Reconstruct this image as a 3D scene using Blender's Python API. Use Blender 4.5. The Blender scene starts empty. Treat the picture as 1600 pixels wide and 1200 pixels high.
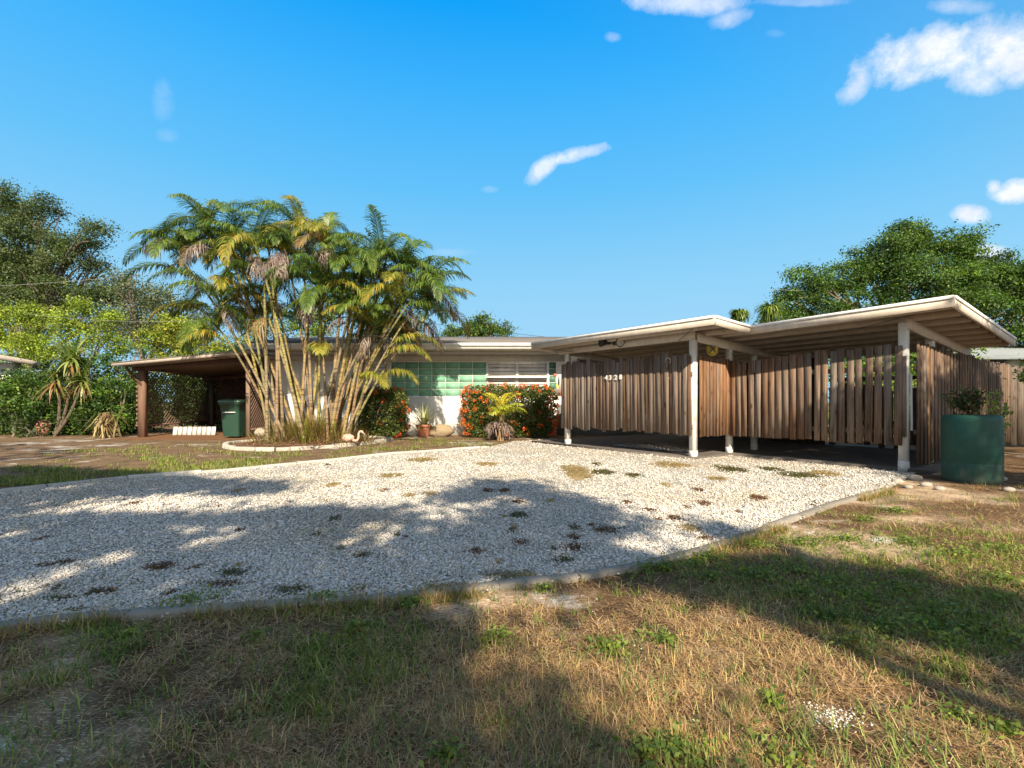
import bpy, math
import numpy as np
from mathutils import Vector, Matrix
R = math.radians
rng = np.random.default_rng(7)
SC = bpy.context.scene
COL = SC.collection
# ------------------------------------------------------------------ camera
H = 1.05; F = 772.0; HZ = 627.0
cam = bpy.data.cameras.new('camera'); camo = bpy.data.objects.new('camera', cam); COL.objects.link(camo)
camo.location = (0, 0, H); camo.rotation_euler = (R(90), 0, 0)
cam.sensor_width = 36; cam.lens = F / 1600 * 36; cam.shift_y = (HZ - 600) / 1600
cam.clip_start = .05; cam.clip_end = 2000
SC.camera = camo
# ------------------------------------------------------------------ sun, exposure
SUN = Vector((-.165, .80, -.577)).normalized()          # direction the light travels
sl = bpy.data.lights.new('sun', 'SUN'); sl.energy = 5.0; sl.angle = R(.55); sl.color = (1, .865, .66)
so = bpy.data.objects.new('sun', sl); COL.objects.link(so)
so.rotation_euler = SUN.to_track_quat('-Z', 'Y').to_euler(); so.location = (0, -5, 20)
SC.view_settings.view_transform = 'Standard'; SC.view_settings.look = 'None'
SC.view_settings.exposure = 1.0; SC.view_settings.gamma = 1
SC.view_settings.use_curve_mapping = False
SC.cycles.max_bounces = 7; SC.cycles.transparent_max_bounces = 8
# ------------------------------------------------------------------ world: sky + clouds
W = bpy.data.worlds.new('World'); SC.world = W; W.use_nodes = True
nt = W.node_tree; N = nt.nodes; L = nt.links; N.clear()
def nd(t, **k):
    n = N.new(t)
    for a, b in k.items(): setattr(n, a, b)
    return n
def mth(op, a, b=None, c=None, clamp=False):
    n = N.new('ShaderNodeMath'); n.operation = op; n.use_clamp = clamp
    for i, v in enumerate((a, b, c)):
        if v is None: continue
        if isinstance(v, (int, float)): n.inputs[i].default_value = v
        else: L.new(v, n.inputs[i])
    return n.outputs[0]
sky = nd('ShaderNodeTexSky', sky_type='NISHITA'); sky.sun_disc = False
sky.sun_elevation = math.asin(-SUN.z); sky.sun_rotation = math.atan2(-SUN.x, -SUN.y)
sky.air_density = 1.15; sky.dust_density = .25; sky.ozone_density = 1.6; sky.altitude = 0
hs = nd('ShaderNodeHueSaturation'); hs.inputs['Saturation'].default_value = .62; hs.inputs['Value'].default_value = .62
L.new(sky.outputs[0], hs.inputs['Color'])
tc = nd('ShaderNodeTexCoord'); D = tc.outputs['Generated']
def dot(vec, c):
    n = nd('ShaderNodeVectorMath', operation='DOT_PRODUCT'); L.new(vec, n.inputs[0]); n.inputs[1].default_value = c
    return n.outputs['Value']
def noise(scale, det, vec, rough=.6):
    n = nd('ShaderNodeTexNoise'); n.inputs['Scale'].default_value = scale; n.inputs['Detail'].default_value = det
    n.inputs['Roughness'].default_value = rough; L.new(vec, n.inputs['Vector']); return n.outputs[0]
nz = mth('ADD', mth('MULTIPLY', noise(11, 9, D, .68), 1.0), mth('MULTIPLY', noise(40, 4, D, .65), .35))
def pxdir(x, y): return Vector(((x - 800) / F, 1, (HZ - y) / F)).normalized()
sep = nd('ShaderNodeSeparateXYZ'); L.new(D, sep.inputs[0])
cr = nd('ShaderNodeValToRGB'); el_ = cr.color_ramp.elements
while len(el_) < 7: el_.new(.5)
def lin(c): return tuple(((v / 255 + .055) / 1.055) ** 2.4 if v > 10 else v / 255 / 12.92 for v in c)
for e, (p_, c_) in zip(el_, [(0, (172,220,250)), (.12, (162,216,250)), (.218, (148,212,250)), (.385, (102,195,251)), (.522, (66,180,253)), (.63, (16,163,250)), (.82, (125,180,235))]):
    e.position = p_; e.color = (*lin(c_), 1)  # overhead stop is whiter than a real zenith, added as neutral fill light
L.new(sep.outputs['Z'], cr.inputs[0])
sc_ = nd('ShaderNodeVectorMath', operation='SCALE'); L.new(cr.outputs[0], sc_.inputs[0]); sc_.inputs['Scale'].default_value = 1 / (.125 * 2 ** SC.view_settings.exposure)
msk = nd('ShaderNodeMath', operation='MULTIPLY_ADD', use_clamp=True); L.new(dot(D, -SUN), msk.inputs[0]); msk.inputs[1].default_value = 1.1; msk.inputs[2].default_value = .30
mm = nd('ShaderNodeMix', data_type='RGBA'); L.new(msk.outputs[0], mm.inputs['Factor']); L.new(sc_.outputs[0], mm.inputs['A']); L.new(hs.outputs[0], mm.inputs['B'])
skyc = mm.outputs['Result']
clouds = [(1400,100,75,42,20,1),(1480,85,95,50,0,1),(1575,80,95,56,0,1),(1345,130,46,20,42,.8),(1520,122,55,30,0,.8),
          (1090,2,100,22,0,.7),(1145,28,38,16,20,.6),(1250,2,70,8,0,.3),
          (905,240,52,12,14,.8),(845,265,40,15,42,.75),(1582,300,38,20,0,1),(1555,292,14,14,0,.9),(1515,334,33,15,-5,1),(1550,396,48,15,-8,.8),
          (955,58,15,9,0,.35),(255,155,18,34,0,.16),(260,212,20,12,0,.12),(705,394,38,7,0,.18),(1210,52,16,7,0,.12),(1500,10,50,14,0,.45),(764,296,14,6,0,.2)]
acc = None
for (x, y, a, b, rot, dens) in clouds:
    c = pxdir(x, y); r = R(rot)
    e1 = (pxdir(x + 5 * math.cos(r), y - 5 * math.sin(r)) - c) / 5; e2 = (pxdir(x - 5 * math.sin(r), y - 5 * math.cos(r)) - c) / 5
    g11, g22, g12 = e1.dot(e1), e2.dot(e2), e1.dot(e2); dt = g11 * g22 - g12 * g12
    e1, e2 = (e1 * g22 - e2 * g12) / (dt * a), (e2 * g11 - e1 * g12) / (dt * b)
    u = mth('SUBTRACT', dot(D, e1), e1.dot(c)); v = mth('SUBTRACT', dot(D, e2), e2.dot(c))
    q = mth('ADD', mth('MULTIPLY', u, u), mth('MULTIPLY', v, v))
    m = mth('SUBTRACT', 1.22, q)
    m = mth('ADD', m, mth('MULTIPLY', mth('SUBTRACT', nz, .67), 3.4))
    m = mth('MULTIPLY', m, .85, clamp=True)
    m = mth('MULTIPLY', m, mth('GREATER_THAN', dot(D, c), .5))
    m = mth('MULTIPLY', m, dens)
    acc = m if acc is None else mth('MAXIMUM', acc, m)
acc = mth('POWER', acc, 1.15)
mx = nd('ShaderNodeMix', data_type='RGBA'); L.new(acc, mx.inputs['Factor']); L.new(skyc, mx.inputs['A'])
cl = nd('ShaderNodeRGB'); cl.outputs[0].default_value = (4.3, 4.35, 4.5, 1)
cm = nd('ShaderNodeMix', data_type='RGBA'); L.new(mth('MULTIPLY', mth('SUBTRACT', noise(17, 6, D, .6), .40), 4.5, clamp=True), cm.inputs['Factor'])
cm.inputs['A'].default_value = (3.15, 3.5, 4.1, 1); L.new(cl.outputs[0], cm.inputs['B']); L.new(cm.outputs['Result'], mx.inputs['B'])
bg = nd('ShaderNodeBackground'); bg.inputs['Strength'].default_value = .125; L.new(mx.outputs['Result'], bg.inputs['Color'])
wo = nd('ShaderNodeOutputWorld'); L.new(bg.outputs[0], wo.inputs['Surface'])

# ------------------------------------------------------------------ helpers
def P(px, py, Y): return np.array(((px - 800) / F * Y, Y, H + (HZ - py) / F * Y))
def G(px, py):
    Y = F * H / (py - HZ); return np.array(((px - 800) / F * Y, Y, 0.))
def topx(X, Y): return 800 + F * X / Y, HZ + F * H / Y
U_ = np.array((.595, -.8037)); V_ = np.array((.8037, .595)); B0 = np.array((3.27, 8.91))
def C(u, v, z=0.):
    p = B0 + U_ * u + V_ * v; return np.array((p[0], p[1], z))
def tag(o, label=None, cat=None, group=None, kind=None):
    if label: o['label'] = label
    if cat: o['category'] = cat
    if group: o['group'] = group
    if kind: o['kind'] = kind
    return o
def empty(name, loc, label, cat, group=None):
    o = bpy.data.objects.new(name, None); COL.objects.link(o); o.location = loc; o.empty_display_size = .1
    o['_loc'] = [float(a) for a in loc]
    return tag(o, label, cat, group)
class MB:
    """collects verts / faces / per-vertex colour, links them as one mesh object"""
    def __init__(s): s.v = []; s.f = []; s.c = []; s.n = 0
    def add(s, v, f, c=(1, 1, 1)):
        v = np.asarray(v, float).reshape(-1, 3); f = np.asarray(f, int)
        c = np.asarray(c, float)
        if c.ndim == 1: c = np.tile(c, (len(v), 1))
        s.v.append(v); s.f.append(f + s.n); s.c.append(c); s.n += len(v); return s
    def box(s, a, b, c=(1, 1, 1), M=None):
        x0, y0, z0 = a; x1, y1, z1 = b
        v = np.array([(x0,y0,z0),(x1,y0,z0),(x1,y1,z0),(x0,y1,z0),(x0,y0,z1),(x1,y0,z1),(x1,y1,z1),(x0,y1,z1)], float)
        if M is not None: v = M(v)
        return s.add(v, [(0,3,2,1),(4,5,6,7),(0,1,5,4),(1,2,6,5),(2,3,7,6),(3,0,4,7)], c)
    def tube(s, pts, rad, n=8, c=(1, 1, 1), cap=True):
        pts = np.asarray(pts, float); k = len(pts); rad = np.broadcast_to(np.asarray(rad, float), (k,))
        tg = np.gradient(pts, axis=0); tg /= np.linalg.norm(tg, axis=1)[:, None] + 1e-9
        ref = np.array((0, 0, 1.)) if abs(tg[0, 2]) < .9 else np.array((1., 0, 0))
        a = np.cross(tg, ref); a /= np.linalg.norm(a, axis=1)[:, None] + 1e-9; b = np.cross(tg, a)
        th = np.arange(n) / n * 2 * math.pi
        v = pts[:, None] + rad[:, None, None] * (np.cos(th)[None, :, None] * a[:, None] + np.sin(th)[None, :, None] * b[:, None])
        i = np.arange(k - 1)[:, None] * n; j = np.arange(n)[None]; j2 = (j + 1) % n
        f = np.stack([i + j, i + j2, i + n + j2, i + n + j], -1).reshape(-1, 4)
        c = np.asarray(c, float)
        if c.ndim == 2: c = np.repeat(c, n, 0)
        s.add(v, f, c)
        if cap:
            for e in (0, k - 1):
                cc = c if c.ndim == 1 else c[e * n]
                vv = np.vstack([v[e], pts[e]]); s.add(vv, [(q, (q + 1) % n, n, n) for q in range(n)], cc)
        return s
    def lathe(s, prof, n=24, c=(1, 1, 1), ctr=(0, 0, 0)):
        prof = np.asarray(prof, float); th = np.arange(n) / n * 2 * math.pi
        v = np.stack([prof[:, 0][:, None] * np.cos(th), prof[:, 0][:, None] * np.sin(th), np.repeat(prof[:, 1][:, None], n, 1)], -1)
        k = len(prof); i = np.arange(k - 1)[:, None] * n; j = np.arange(n)[None]; j2 = (j + 1) % n
        f = np.stack([i + j, i + j2, i + n + j2, i + n + j], -1).reshape(-1, 4)
        return s.add(v.reshape(-1, 3) + np.array(ctr), f, c)
    def build(s, name, mat, parent=None, smooth=False):
        V = np.vstack(s.v); Cc = np.vstack(s.c)
        if parent is not None: V = V - np.array(parent_loc(parent))
        me = bpy.data.meshes.new(name)
        loops = []; tot = []
        for f in s.f:
            f = f.reshape(-1, f.shape[-1])
            if f.shape[1] == 4:
                tri = f[:, 2] == f[:, 3]
                if tri.any():
                    loops.append(f[tri][:, :3].ravel()); tot.append(np.full(tri.sum(), 3)); f = f[~tri]
            if len(f): loops.append(f.ravel()); tot.append(np.full(len(f), f.shape[1]))
        loops = np.concatenate(loops).astype(np.int32); tot = np.concatenate(tot).astype(np.int32)
        me.vertices.add(len(V)); me.vertices.foreach_set('co', V.astype(np.float32).ravel())
        me.loops.add(len(loops)); me.loops.foreach_set('vertex_index', loops)
        me.polygons.add(len(tot)); st = np.zeros(len(tot), np.int32); st[1:] = np.cumsum(tot)[:-1]
        me.polygons.foreach_set('loop_start', st); me.polygons.foreach_set('loop_total', tot)
        if smooth: me.polygons.foreach_set('use_smooth', np.ones(len(tot), bool))
        at = me.color_attributes.new('Col', 'FLOAT_COLOR', 'POINT')
        at.data.foreach_set('color', np.hstack([Cc, np.ones((len(Cc), 1))]).astype(np.float32).ravel())
        me.materials.append(mat); me.update(calc_edges=True); me.validate()
        o = bpy.data.objects.new(name, me); COL.objects.link(o)
        if parent is not None: o.parent = parent
        return o
def parent_loc(p):
    t = np.zeros(3)
    while p is not None: t = t + np.array(p.location); p = p.parent
    return t
def poly(mb, pts, z0, z1, c=(1, 1, 1)):
    """extruded polygon; pts (n,2) counter clockwise; z may be arrays"""
    pts = np.asarray(pts, float)[:, :2]; n = len(pts)
    z0 = np.broadcast_to(z0, (n,)); z1 = np.broadcast_to(z1, (n,))
    v = np.vstack([np.c_[pts, z0], np.c_[pts, z1]])
    mb.add(v, [tuple(range(n))[::-1]], c); mb.f[-1] = mb.f[-1]
    mb.add(v, [tuple(range(n, 2 * n))], c)
    mb.add(v, [(i, (i + 1) % n, n + (i + 1) % n, n + i) for i in range(n)], c)
    return mb
def inpoly(x, y, pg):
    pg = np.asarray(pg); ins = np.zeros(len(x), bool); n = len(pg); j = n - 1
    for i in range(n):
        xi, yi = pg[i][:2]; xj, yj = pg[j][:2]
        cnd = ((yi > y) != (yj > y)) & (x < (xj - xi) * (y - yi) / (yj - yi + 1e-12) + xi); ins ^= cnd; j = i
    return ins
_g = rng.random((256, 256))
def vn(x, y, s, o=0):
    """value noise 0..1"""
    x = np.asarray(x) * s + 37.1 * o; y = np.asarray(y) * s + 91.7 * o
    xi = np.floor(x).astype(int); yi = np.floor(y).astype(int); fx = x - xi; fy = y - yi
    fx = fx * fx * (3 - 2 * fx); fy = fy * fy * (3 - 2 * fy)
    g = lambda a, b: _g[a % 256, b % 256]
    return (g(xi, yi) * (1 - fx) + g(xi + 1, yi) * fx) * (1 - fy) + (g(xi, yi + 1) * (1 - fx) + g(xi + 1, yi + 1) * fx) * fy
def fbm(x, y, s, o=0): return (vn(x, y, s, o) + .5 * vn(x, y, s * 2.1, o + 1) + .25 * vn(x, y, s * 4.3, o + 2)) / 1.75
def unit(v): return v / (np.linalg.norm(v, axis=-1, keepdims=True) + 1e-9)

# ------------------------------------------------------------------ materials
def mat(name, rough=.8, spec=.3):
    m = bpy.data.materials.new(name); m.use_nodes = True
    b = m.node_tree.nodes['Principled BSDF']; b.inputs['Roughness'].default_value = rough
    b.inputs['Specular IOR Level'].default_value = spec
    return m, m.node_tree, b
class NT:
    def __init__(s, nt): s.nt = nt; s.N = nt.nodes; s.L = nt.links
    def new(s, t, **k):
        n = s.N.new(t)
        for a, b in k.items(): setattr(n, a, b)
        return n
    def pos(s, scale=(1, 1, 1), obj=False):
        if obj: src = s.new('ShaderNodeTexCoord').outputs['Object']
        else: src = s.new('ShaderNodeNewGeometry').outputs['Position']
        mp = s.new('ShaderNodeMapping'); mp.inputs['Scale'].default_value = scale
        s.L.new(src, mp.inputs['Vector']); return mp.outputs[0]
    def noise(s, vec, scale, det=4, rough=.6, out='Fac'):
        n = s.new('ShaderNodeTexNoise'); n.inputs['Scale'].default_value = scale; n.inputs['Detail'].default_value = det
        n.inputs['Roughness'].default_value = rough; s.L.new(vec, n.inputs['Vector']); return n.outputs[out]
    def ramp(s, fac, stops):
        n = s.new('ShaderNodeValToRGB'); e = n.color_ramp.elements
        while len(e) < len(stops): e.new(.5)
        for q, (p, c) in zip(e, stops):
            q.position = p; q.color = (c, c, c, 1) if isinstance(c, (int, float)) else (*c, 1)
        s.L.new(fac, n.inputs[0]); return n.outputs[0]
    def mix(s, f, a, b, mode='MIX'):
        n = s.new('ShaderNodeMix', data_type='RGBA', blend_type=mode)
        for k, v in (('Factor', f), ('A', a), ('B', b)):
            if isinstance(v, (int, float)): n.inputs[k].default_value = v
            elif isinstance(v, tuple): n.inputs[k].default_value = (*v, 1)
            else: s.L.new(v, n.inputs[k])
        return n.outputs['Result']
    def col(s): 
        n = s.new('ShaderNodeAttribute', attribute_name='Col'); return n.outputs['Color']
    def bump(s, h, b, st=.3, dist=.01):
        n = s.new('ShaderNodeBump'); n.inputs['Strength'].default_value = st; n.inputs['Distance'].default_value = dist
        s.L.new(h, n.inputs['Height']); s.L.new(n.outputs[0], b.inputs['Normal'])
def vmat(name, rough=.8, spec=.3, var=.35, scale=6, stretch=(1, 1, 1), bump=.2, bscale=40, dirt=None):
    """vertex-colour albedo varied by world noise"""
    m, nt, b = mat(name, rough, spec); t = NT(nt)
    n1 = t.noise(t.pos(stretch), scale, 5, .65); f = t.ramp(n1, [(.25, 1 - var), (.75, 1 + var * .35)])
    c = t.mix(1., t.col(), f, 'MULTIPLY')
    if dirt:
        n2 = t.noise(t.pos(), dirt[1], 6, .7); f2 = t.ramp(n2, [(dirt[2], 0.), (dirt[2] + .15, 1.)])
        c = t.mix(f2, c, dirt[0])
    nt.links.new(c, b.inputs['Base Color'])
    if bump: t.bump(t.noise(t.pos(stretch), bscale, 4), b, bump)
    return m
def leafmat(name, rough=.5, trans=.35, spec=.35):
    m, nt, b = mat(name, rough, spec); t = NT(nt)
    c = t.mix(1., t.col(), t.ramp(t.noise(t.pos(), 3, 3), [(.3, .8), (.7, 1.15)]), 'MULTIPLY')
    nt.links.new(c, b.inputs['Base Color'])
    tr = t.new('ShaderNodeBsdfTranslucent')
    nt.links.new(t.mix(1., c, (1.5, 1.45, .75), 'MULTIPLY'), tr.inputs['Color'])
    ms = t.new('ShaderNodeMixShader'); ms.inputs[0].default_value = trans
    nt.links.new(b.outputs[0], ms.inputs[1]); nt.links.new(tr.outputs[0], ms.inputs[2])
    nt.links.new(ms.outputs[0], nt.nodes['Material Output'].inputs['Surface'])
    return m
M = {}
M['paint'] = vmat('weathered_paint', .6, .3, .22, 3.5, (2.2, 2.2, .8), .15, 60, dirt=((.26, .21, .16), 6, .62))
M['wall'] = vmat('painted_stucco', .9, .2, .06, 1.5, (1, 1, 1), .35, 90)
M['leaf'] = leafmat('leaf')
M['palm'] = leafmat('palm_leaf', .42, .30, .45)
M['grass'] = leafmat('grass', .6, .25, .25)
M['straw'] = leafmat('straw', .7, .15, .2)
M['flower'] = leafmat('petal', .6, .3, .2)
M['bark'] = vmat('bark', .9, .15, .45, 5, (1, 1, .4), .6, 30)
M['plastic'] = vmat('plastic', .42, .45, .08, 3, (1, 1, 1), .02, 60)
M['metal'] = vmat('dark_metal', .45, .5, .15, 5, (1, 1, 1), .05, 60)
M['stone'] = vmat('concrete', .92, .2, .30, 7, (1, 1, 1), .5, 55, dirt=((.16, .14, .11), 4, .60))
M['terracotta'] = vmat('terracotta', .8, .25, .25, 14, (1, 1, 1), .3, 40)
M['roofing'] = vmat('shingle', .95, .15, .30, 3, (.5, 6, 6), .5, 25)
M['dark'] = vmat('dark_wood', .85, .15, .35, 5, (4, 4, .5), .3, 30)
def barrelmat():
    m, nt, b = mat('grimy_plastic', .48, .4); t = NT(nt)
    sp_ = t.new('ShaderNodeSeparateXYZ'); nt.links.new(t.pos(), sp_.inputs[0])
    mp = t.new('ShaderNodeMapRange'); mp.inputs['From Min'].default_value = 0; mp.inputs['From Max'].default_value = .42; mp.inputs['To Min'].default_value = .34; mp.inputs['To Max'].default_value = 0.
    nt.links.new(sp_.outputs['Z'], mp.inputs[0]); ad = t.new('ShaderNodeMath', operation='ADD'); nt.links.new(mp.outputs[0], ad.inputs[0]); nt.links.new(t.noise(t.pos((1, 1, .45)), 9, 7, .75), ad.inputs[1])
    f = t.ramp(ad.outputs[0], [(.62, 0.), (.92, .6)]); c = t.mix(f, t.col(), (.12, .115, .08))
    st = t.ramp(t.noise(t.pos((14, 14, .7)), 2, 4, .7), [(.55, 0.), (.8, .15)]); c = t.mix(st, c, (.03, .12, .085))
    nt.links.new(c, b.inputs['Base Color']); nt.links.new(t.ramp(ad.outputs[0], [(.3, .38), (.8, .8)]), b.inputs['Roughness']); return m
M['barrel'] = barrelmat()
def woodmat():
    m, nt, b = mat('weathered_plank', .85, .18); t = NT(nt)
    ob = t.pos((22, 22, 1.1)); n1 = t.noise(ob, 1.6, 7, .7)
    f = t.ramp(n1, [(.28, .36), (.5, .95), (.72, 1.3)])
    c = t.mix(1., t.col(), f, 'MULTIPLY')
    n3 = t.noise(t.pos((60, 60, .9)), 1.5, 4, .6)
    c = t.mix(1., c, t.ramp(n3, [(.38, .5), (.6, 1.12)]), 'MULTIPLY')
    # knots
    vo = t.new('ShaderNodeTexVoronoi'); vo.inputs['Scale'].default_value = 1.; nt.links.new(t.pos((7, 7, 3.2)), vo.inputs['Vector'])
    kn = t.ramp(vo.outputs['Distance'], [(.0, .0), (.12, .2), (.20, 1.)])
    c = t.mix(kn, (.07, .032, .018), c)
    # silvery weathering patches
    n2 = t.noise(t.pos((1.4, 1.4, .35)), 2.2, 3); c = t.mix(t.ramp(n2, [(.45, 0.), (.7, .4)]), c, (.30, .25, .21))
    nt.links.new(c, b.inputs['Base Color']); t.bump(n1, b, .45, .006)
    return m
M['wood'] = woodmat()
def canemat():
    m, nt, b = mat('palm_cane', .75, .25); t = NT(nt)
    w = t.noise(t.pos((2, 2, 16)), 1.6, 3, .6)
    c = t.mix(1., t.col(), t.ramp(w, [(.36, .3), (.52, 1.), (.7, 1.25)]), 'MULTIPLY')
    n = t.noise(t.pos((3, 3, 1.3)), 2.2, 4); c = t.mix(t.ramp(n, [(.50, 0.), (.66, .6)]), c, (.22, .185, .15))
    nt.links.new(c, b.inputs['Base Color']); t.bump(w, b, .4, .01); return m
M['cane'] = canemat()
def groundmat():
    m, nt, b = mat('sandy_soil', .95, .1); t = NT(nt)
    p = t.pos()
    big = t.noise(p, .55, 5, .62); mid = t.noise(p, 2.6, 6, .68); fine = t.noise(p, 38, 6, .75)
    st = t.noise(t.pos((30, 140, 1)), 1., 3, .7); st2 = t.noise(t.pos((130, 35, 1)), 1., 3, .7)
    thatch = t.mix(t.ramp(mid, [(.3, 0.), (.7, 1.)]), (.050, .028, .015), (.19, .11, .055))
    thatch = t.mix(1., thatch, t.ramp(fine, [(.28, .45), (.55, 1.), (.75, 1.35)]), 'MULTIPLY')
    thatch = t.mix(t.ramp(st, [(.56, 0.), (.64, .7)]), thatch, (.40, .29, .16))
    thatch = t.mix(t.ramp(st2, [(.58, 0.), (.66, .6)]), thatch, (.34, .24, .13))
    sand = t.mix(t.ramp(fine, [(.3, 0.), (.7, 1.)]), (.34, .30, .255), (.52, .47, .40))
    c = t.mix(t.ramp(t.mix(.42, big, mid), [(.55, 0.), (.60, .6)]), thatch, sand)
    nt.links.new(t.mix(1., c, t.col(), 'MULTIPLY'), b.inputs['Base Color'])
    t.bump(t.mix(.5, fine, mid), b, .7, .03); return m
M['ground'] = groundmat()
def gravelmat():
    m, nt, b = mat('shell_gravel', .9, .2); t = NT(nt)
    p = t.pos()
    vo = t.new('ShaderNodeTexVoronoi'); vo.inputs['Scale'].default_value = 44; nt.links.new(p, vo.inputs['Vector'])
    ed = t.ramp(vo.outputs['Distance'], [(.22, 1.), (.55, .32)])
    c = t.mix(1., t.mix(t.noise(p, 60, 3), (.62, .57, .49), (.86, .82, .75)), ed, 'MULTIPLY')
    big = t.noise(p, .9, 6, .7); c = t.mix(t.ramp(big, [(.50, 0.), (.68, .6)]), c, (.34, .27, .18))
    nt.links.new(c, b.inputs['Base Color']); t.bump(vo.outputs['Distance'], b, .8, .02); return m
M['gravel'] = gravelmat()
M['pebble'] = vmat('shell_pebble', .8, .3, .12, 30, (1, 1, 1), 0)
M['mulch'] = vmat('mulch', .95, .1, .55, 22, (1, 1, 1), .9, 60)
M['slab'] = vmat('slab', .9, .2, .35, 2, (1, 1, 1), .3, 60)

# ------------------------------------------------------------------ ground layout
KR = [G(*p)[:2] for p in [(0,985),(100,970),(300,958),(500,945),(600,938),(700,928),(800,915),(900,905),(1000,888),(1100,862),(1200,828),(1300,790),(1385,766)]]
KR = [np.array((-4.6, 1.95)), np.array((-3.3, 2.12))] + KR
KL = [np.array((-8.2, 3.4)), np.array(G(0, 771)[:2])] + [G(*p)[:2] for p in [(200,749),(350,737),(450,727),(525,720),(600,711),(700,704),(760,700)]]
gravel_poly = KR + [C(2.95, .98)[:2], C(.12, 1.05)[:2], C(.1, -.14)[:2], C(-3.4, -.14)[:2], np.array((1.25, 13.7)), G(800, 691)[:2]] + KL[::-1]
def struct(o, kind='structure'): o['kind'] = kind; return o
def front0(x, y): return y < np.interp(x, [p[0] for p in KR], [p[1] for p in KR], right=6.2)
SANDP = [(1290,1118,34,12,1.),(700,960,50,10,.8),(830,928,44,7,.7),(560,995,36,9,.6),(640,1180,26,14,.7),(1230,832,60,7,.8),(1430,812,90,9,.8),(1560,825,60,8,.7),(30,1175,40,10,.5),(150,1130,30,8,.35),(350,955,40,5,.5),(1150,960,40,6,.5),
    (1000,1000,50,9,.5),(1500,775,90,6,.9),(1400,790,50,5,.6),(300,1000,30,6,.4),(170,1185,50,8,.5),(1460,1180,40,9,.4),(920,1060,40,8,.35),(1320,870,50,6,.5)]
def sandf(x, y):
    yy = np.maximum(y, .5); px, py = topx(x, yy); m = np.zeros(len(x))
    for (a, b, rx, ry, q_) in SANDP: m = np.maximum(m, q_ * np.exp(-(((px - a) / rx) ** 2 + ((py - b) / ry) ** 2) * 1.2))
    f = fbm(x, y, 1.1, 3); m = np.maximum(m, np.clip((f - .60) * 7, 0, .75)); m = np.clip((m + (fbm(x, y, 7, 14) - .5) * .7) * 1.3 - .12, 0, 1)
    return m * (y > .8) * (y < 7.4)
mb = MB()
xs = np.concatenate([np.linspace(-300, -30, 10), np.linspace(-24, -5, 20), np.linspace(-4.94, 7.5, 208), np.linspace(8, 24, 17), np.linspace(30, 300, 10)])
ys = np.concatenate([np.linspace(-60, -4, 8), np.linspace(-2, .8, 4), np.linspace(.9, 7.5, 110), np.linspace(8, 34, 27), np.linspace(45, 500, 12)])
X, Y = np.meshgrid(xs, ys); nx = len(xs); ny = len(ys)
i, j = np.meshgrid(np.arange(nx - 1), np.arange(ny - 1)); q = (j * nx + i).ravel()
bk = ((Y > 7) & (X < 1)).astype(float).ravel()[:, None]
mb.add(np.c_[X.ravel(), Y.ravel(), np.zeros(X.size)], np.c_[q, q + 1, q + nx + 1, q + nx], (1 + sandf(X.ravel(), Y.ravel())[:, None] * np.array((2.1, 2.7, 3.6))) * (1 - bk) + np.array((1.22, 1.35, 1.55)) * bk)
struct(mb.build('ground', M['ground']))
struct(poly(MB(), gravel_poly[::1], .004, .014).build('gravel_drive', M['gravel']))
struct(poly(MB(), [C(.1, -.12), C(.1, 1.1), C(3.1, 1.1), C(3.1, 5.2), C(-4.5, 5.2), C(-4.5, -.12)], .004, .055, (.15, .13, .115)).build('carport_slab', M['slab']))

def kerb(path, w, h, name, c=(.42, .40, .36), seg=.75, z=0):
    """rounded concrete edging cast in short lengths with joints"""
    path = [np.array(p[:2]) for p in path]; d = [0]
    for a, b in zip(path, path[1:]): d.append(d[-1] + np.linalg.norm(b - a))
    d = np.array(d); pa = np.array(path); mb = MB(); s = 0
    while s < d[-1] - .05:
        e = min(s + seg * rng.uniform(.8, 1.15), d[-1]); ts = np.linspace(s + .006, e - .006, 5)
        pp = np.c_[np.interp(ts, d, pa[:, 0]), np.interp(ts, d, pa[:, 1])]
        pp += rng.normal(0, .006, 2); tg = unit(np.gradient(pp, axis=0)); nm = np.c_[-tg[:, 1], tg[:, 0]]
        hh = h * rng.uniform(.8, 1.1)
        prof = [(-w / 2, -.02), (-w / 2, hh * .7), (-w * .36, hh), (w * .36, hh), (w / 2, hh * .7), (w / 2, -.02)]
        v = np.array([[(*(p + n * a), z + b) for a, b in prof] for p, n in zip(pp, nm)]); k = len(prof)
        f = [(i * k + j, i * k + j + 1, (i + 1) * k + j + 1, (i + 1) * k + j) for i in range(4) for j in range(k - 1)]
        cc = np.array(c) * rng.uniform(.82, 1.12)
        mb.add(v, f, cc); mb.add(v[0], [(0, 1, 2, 5), (2, 3, 4, 5)], cc); mb.add(v[-1], [(0, 1, 2, 5), (2, 3, 4, 5)], cc); s = e
    return mb
struct(kerb(KR, .085, .034, 'k', (.27, .24, .20)).build('kerb', M['stone']))
struct(kerb(KL, .09, .05, 'k', (.48, .45, .40)).build('kerb', M['stone']))

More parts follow.
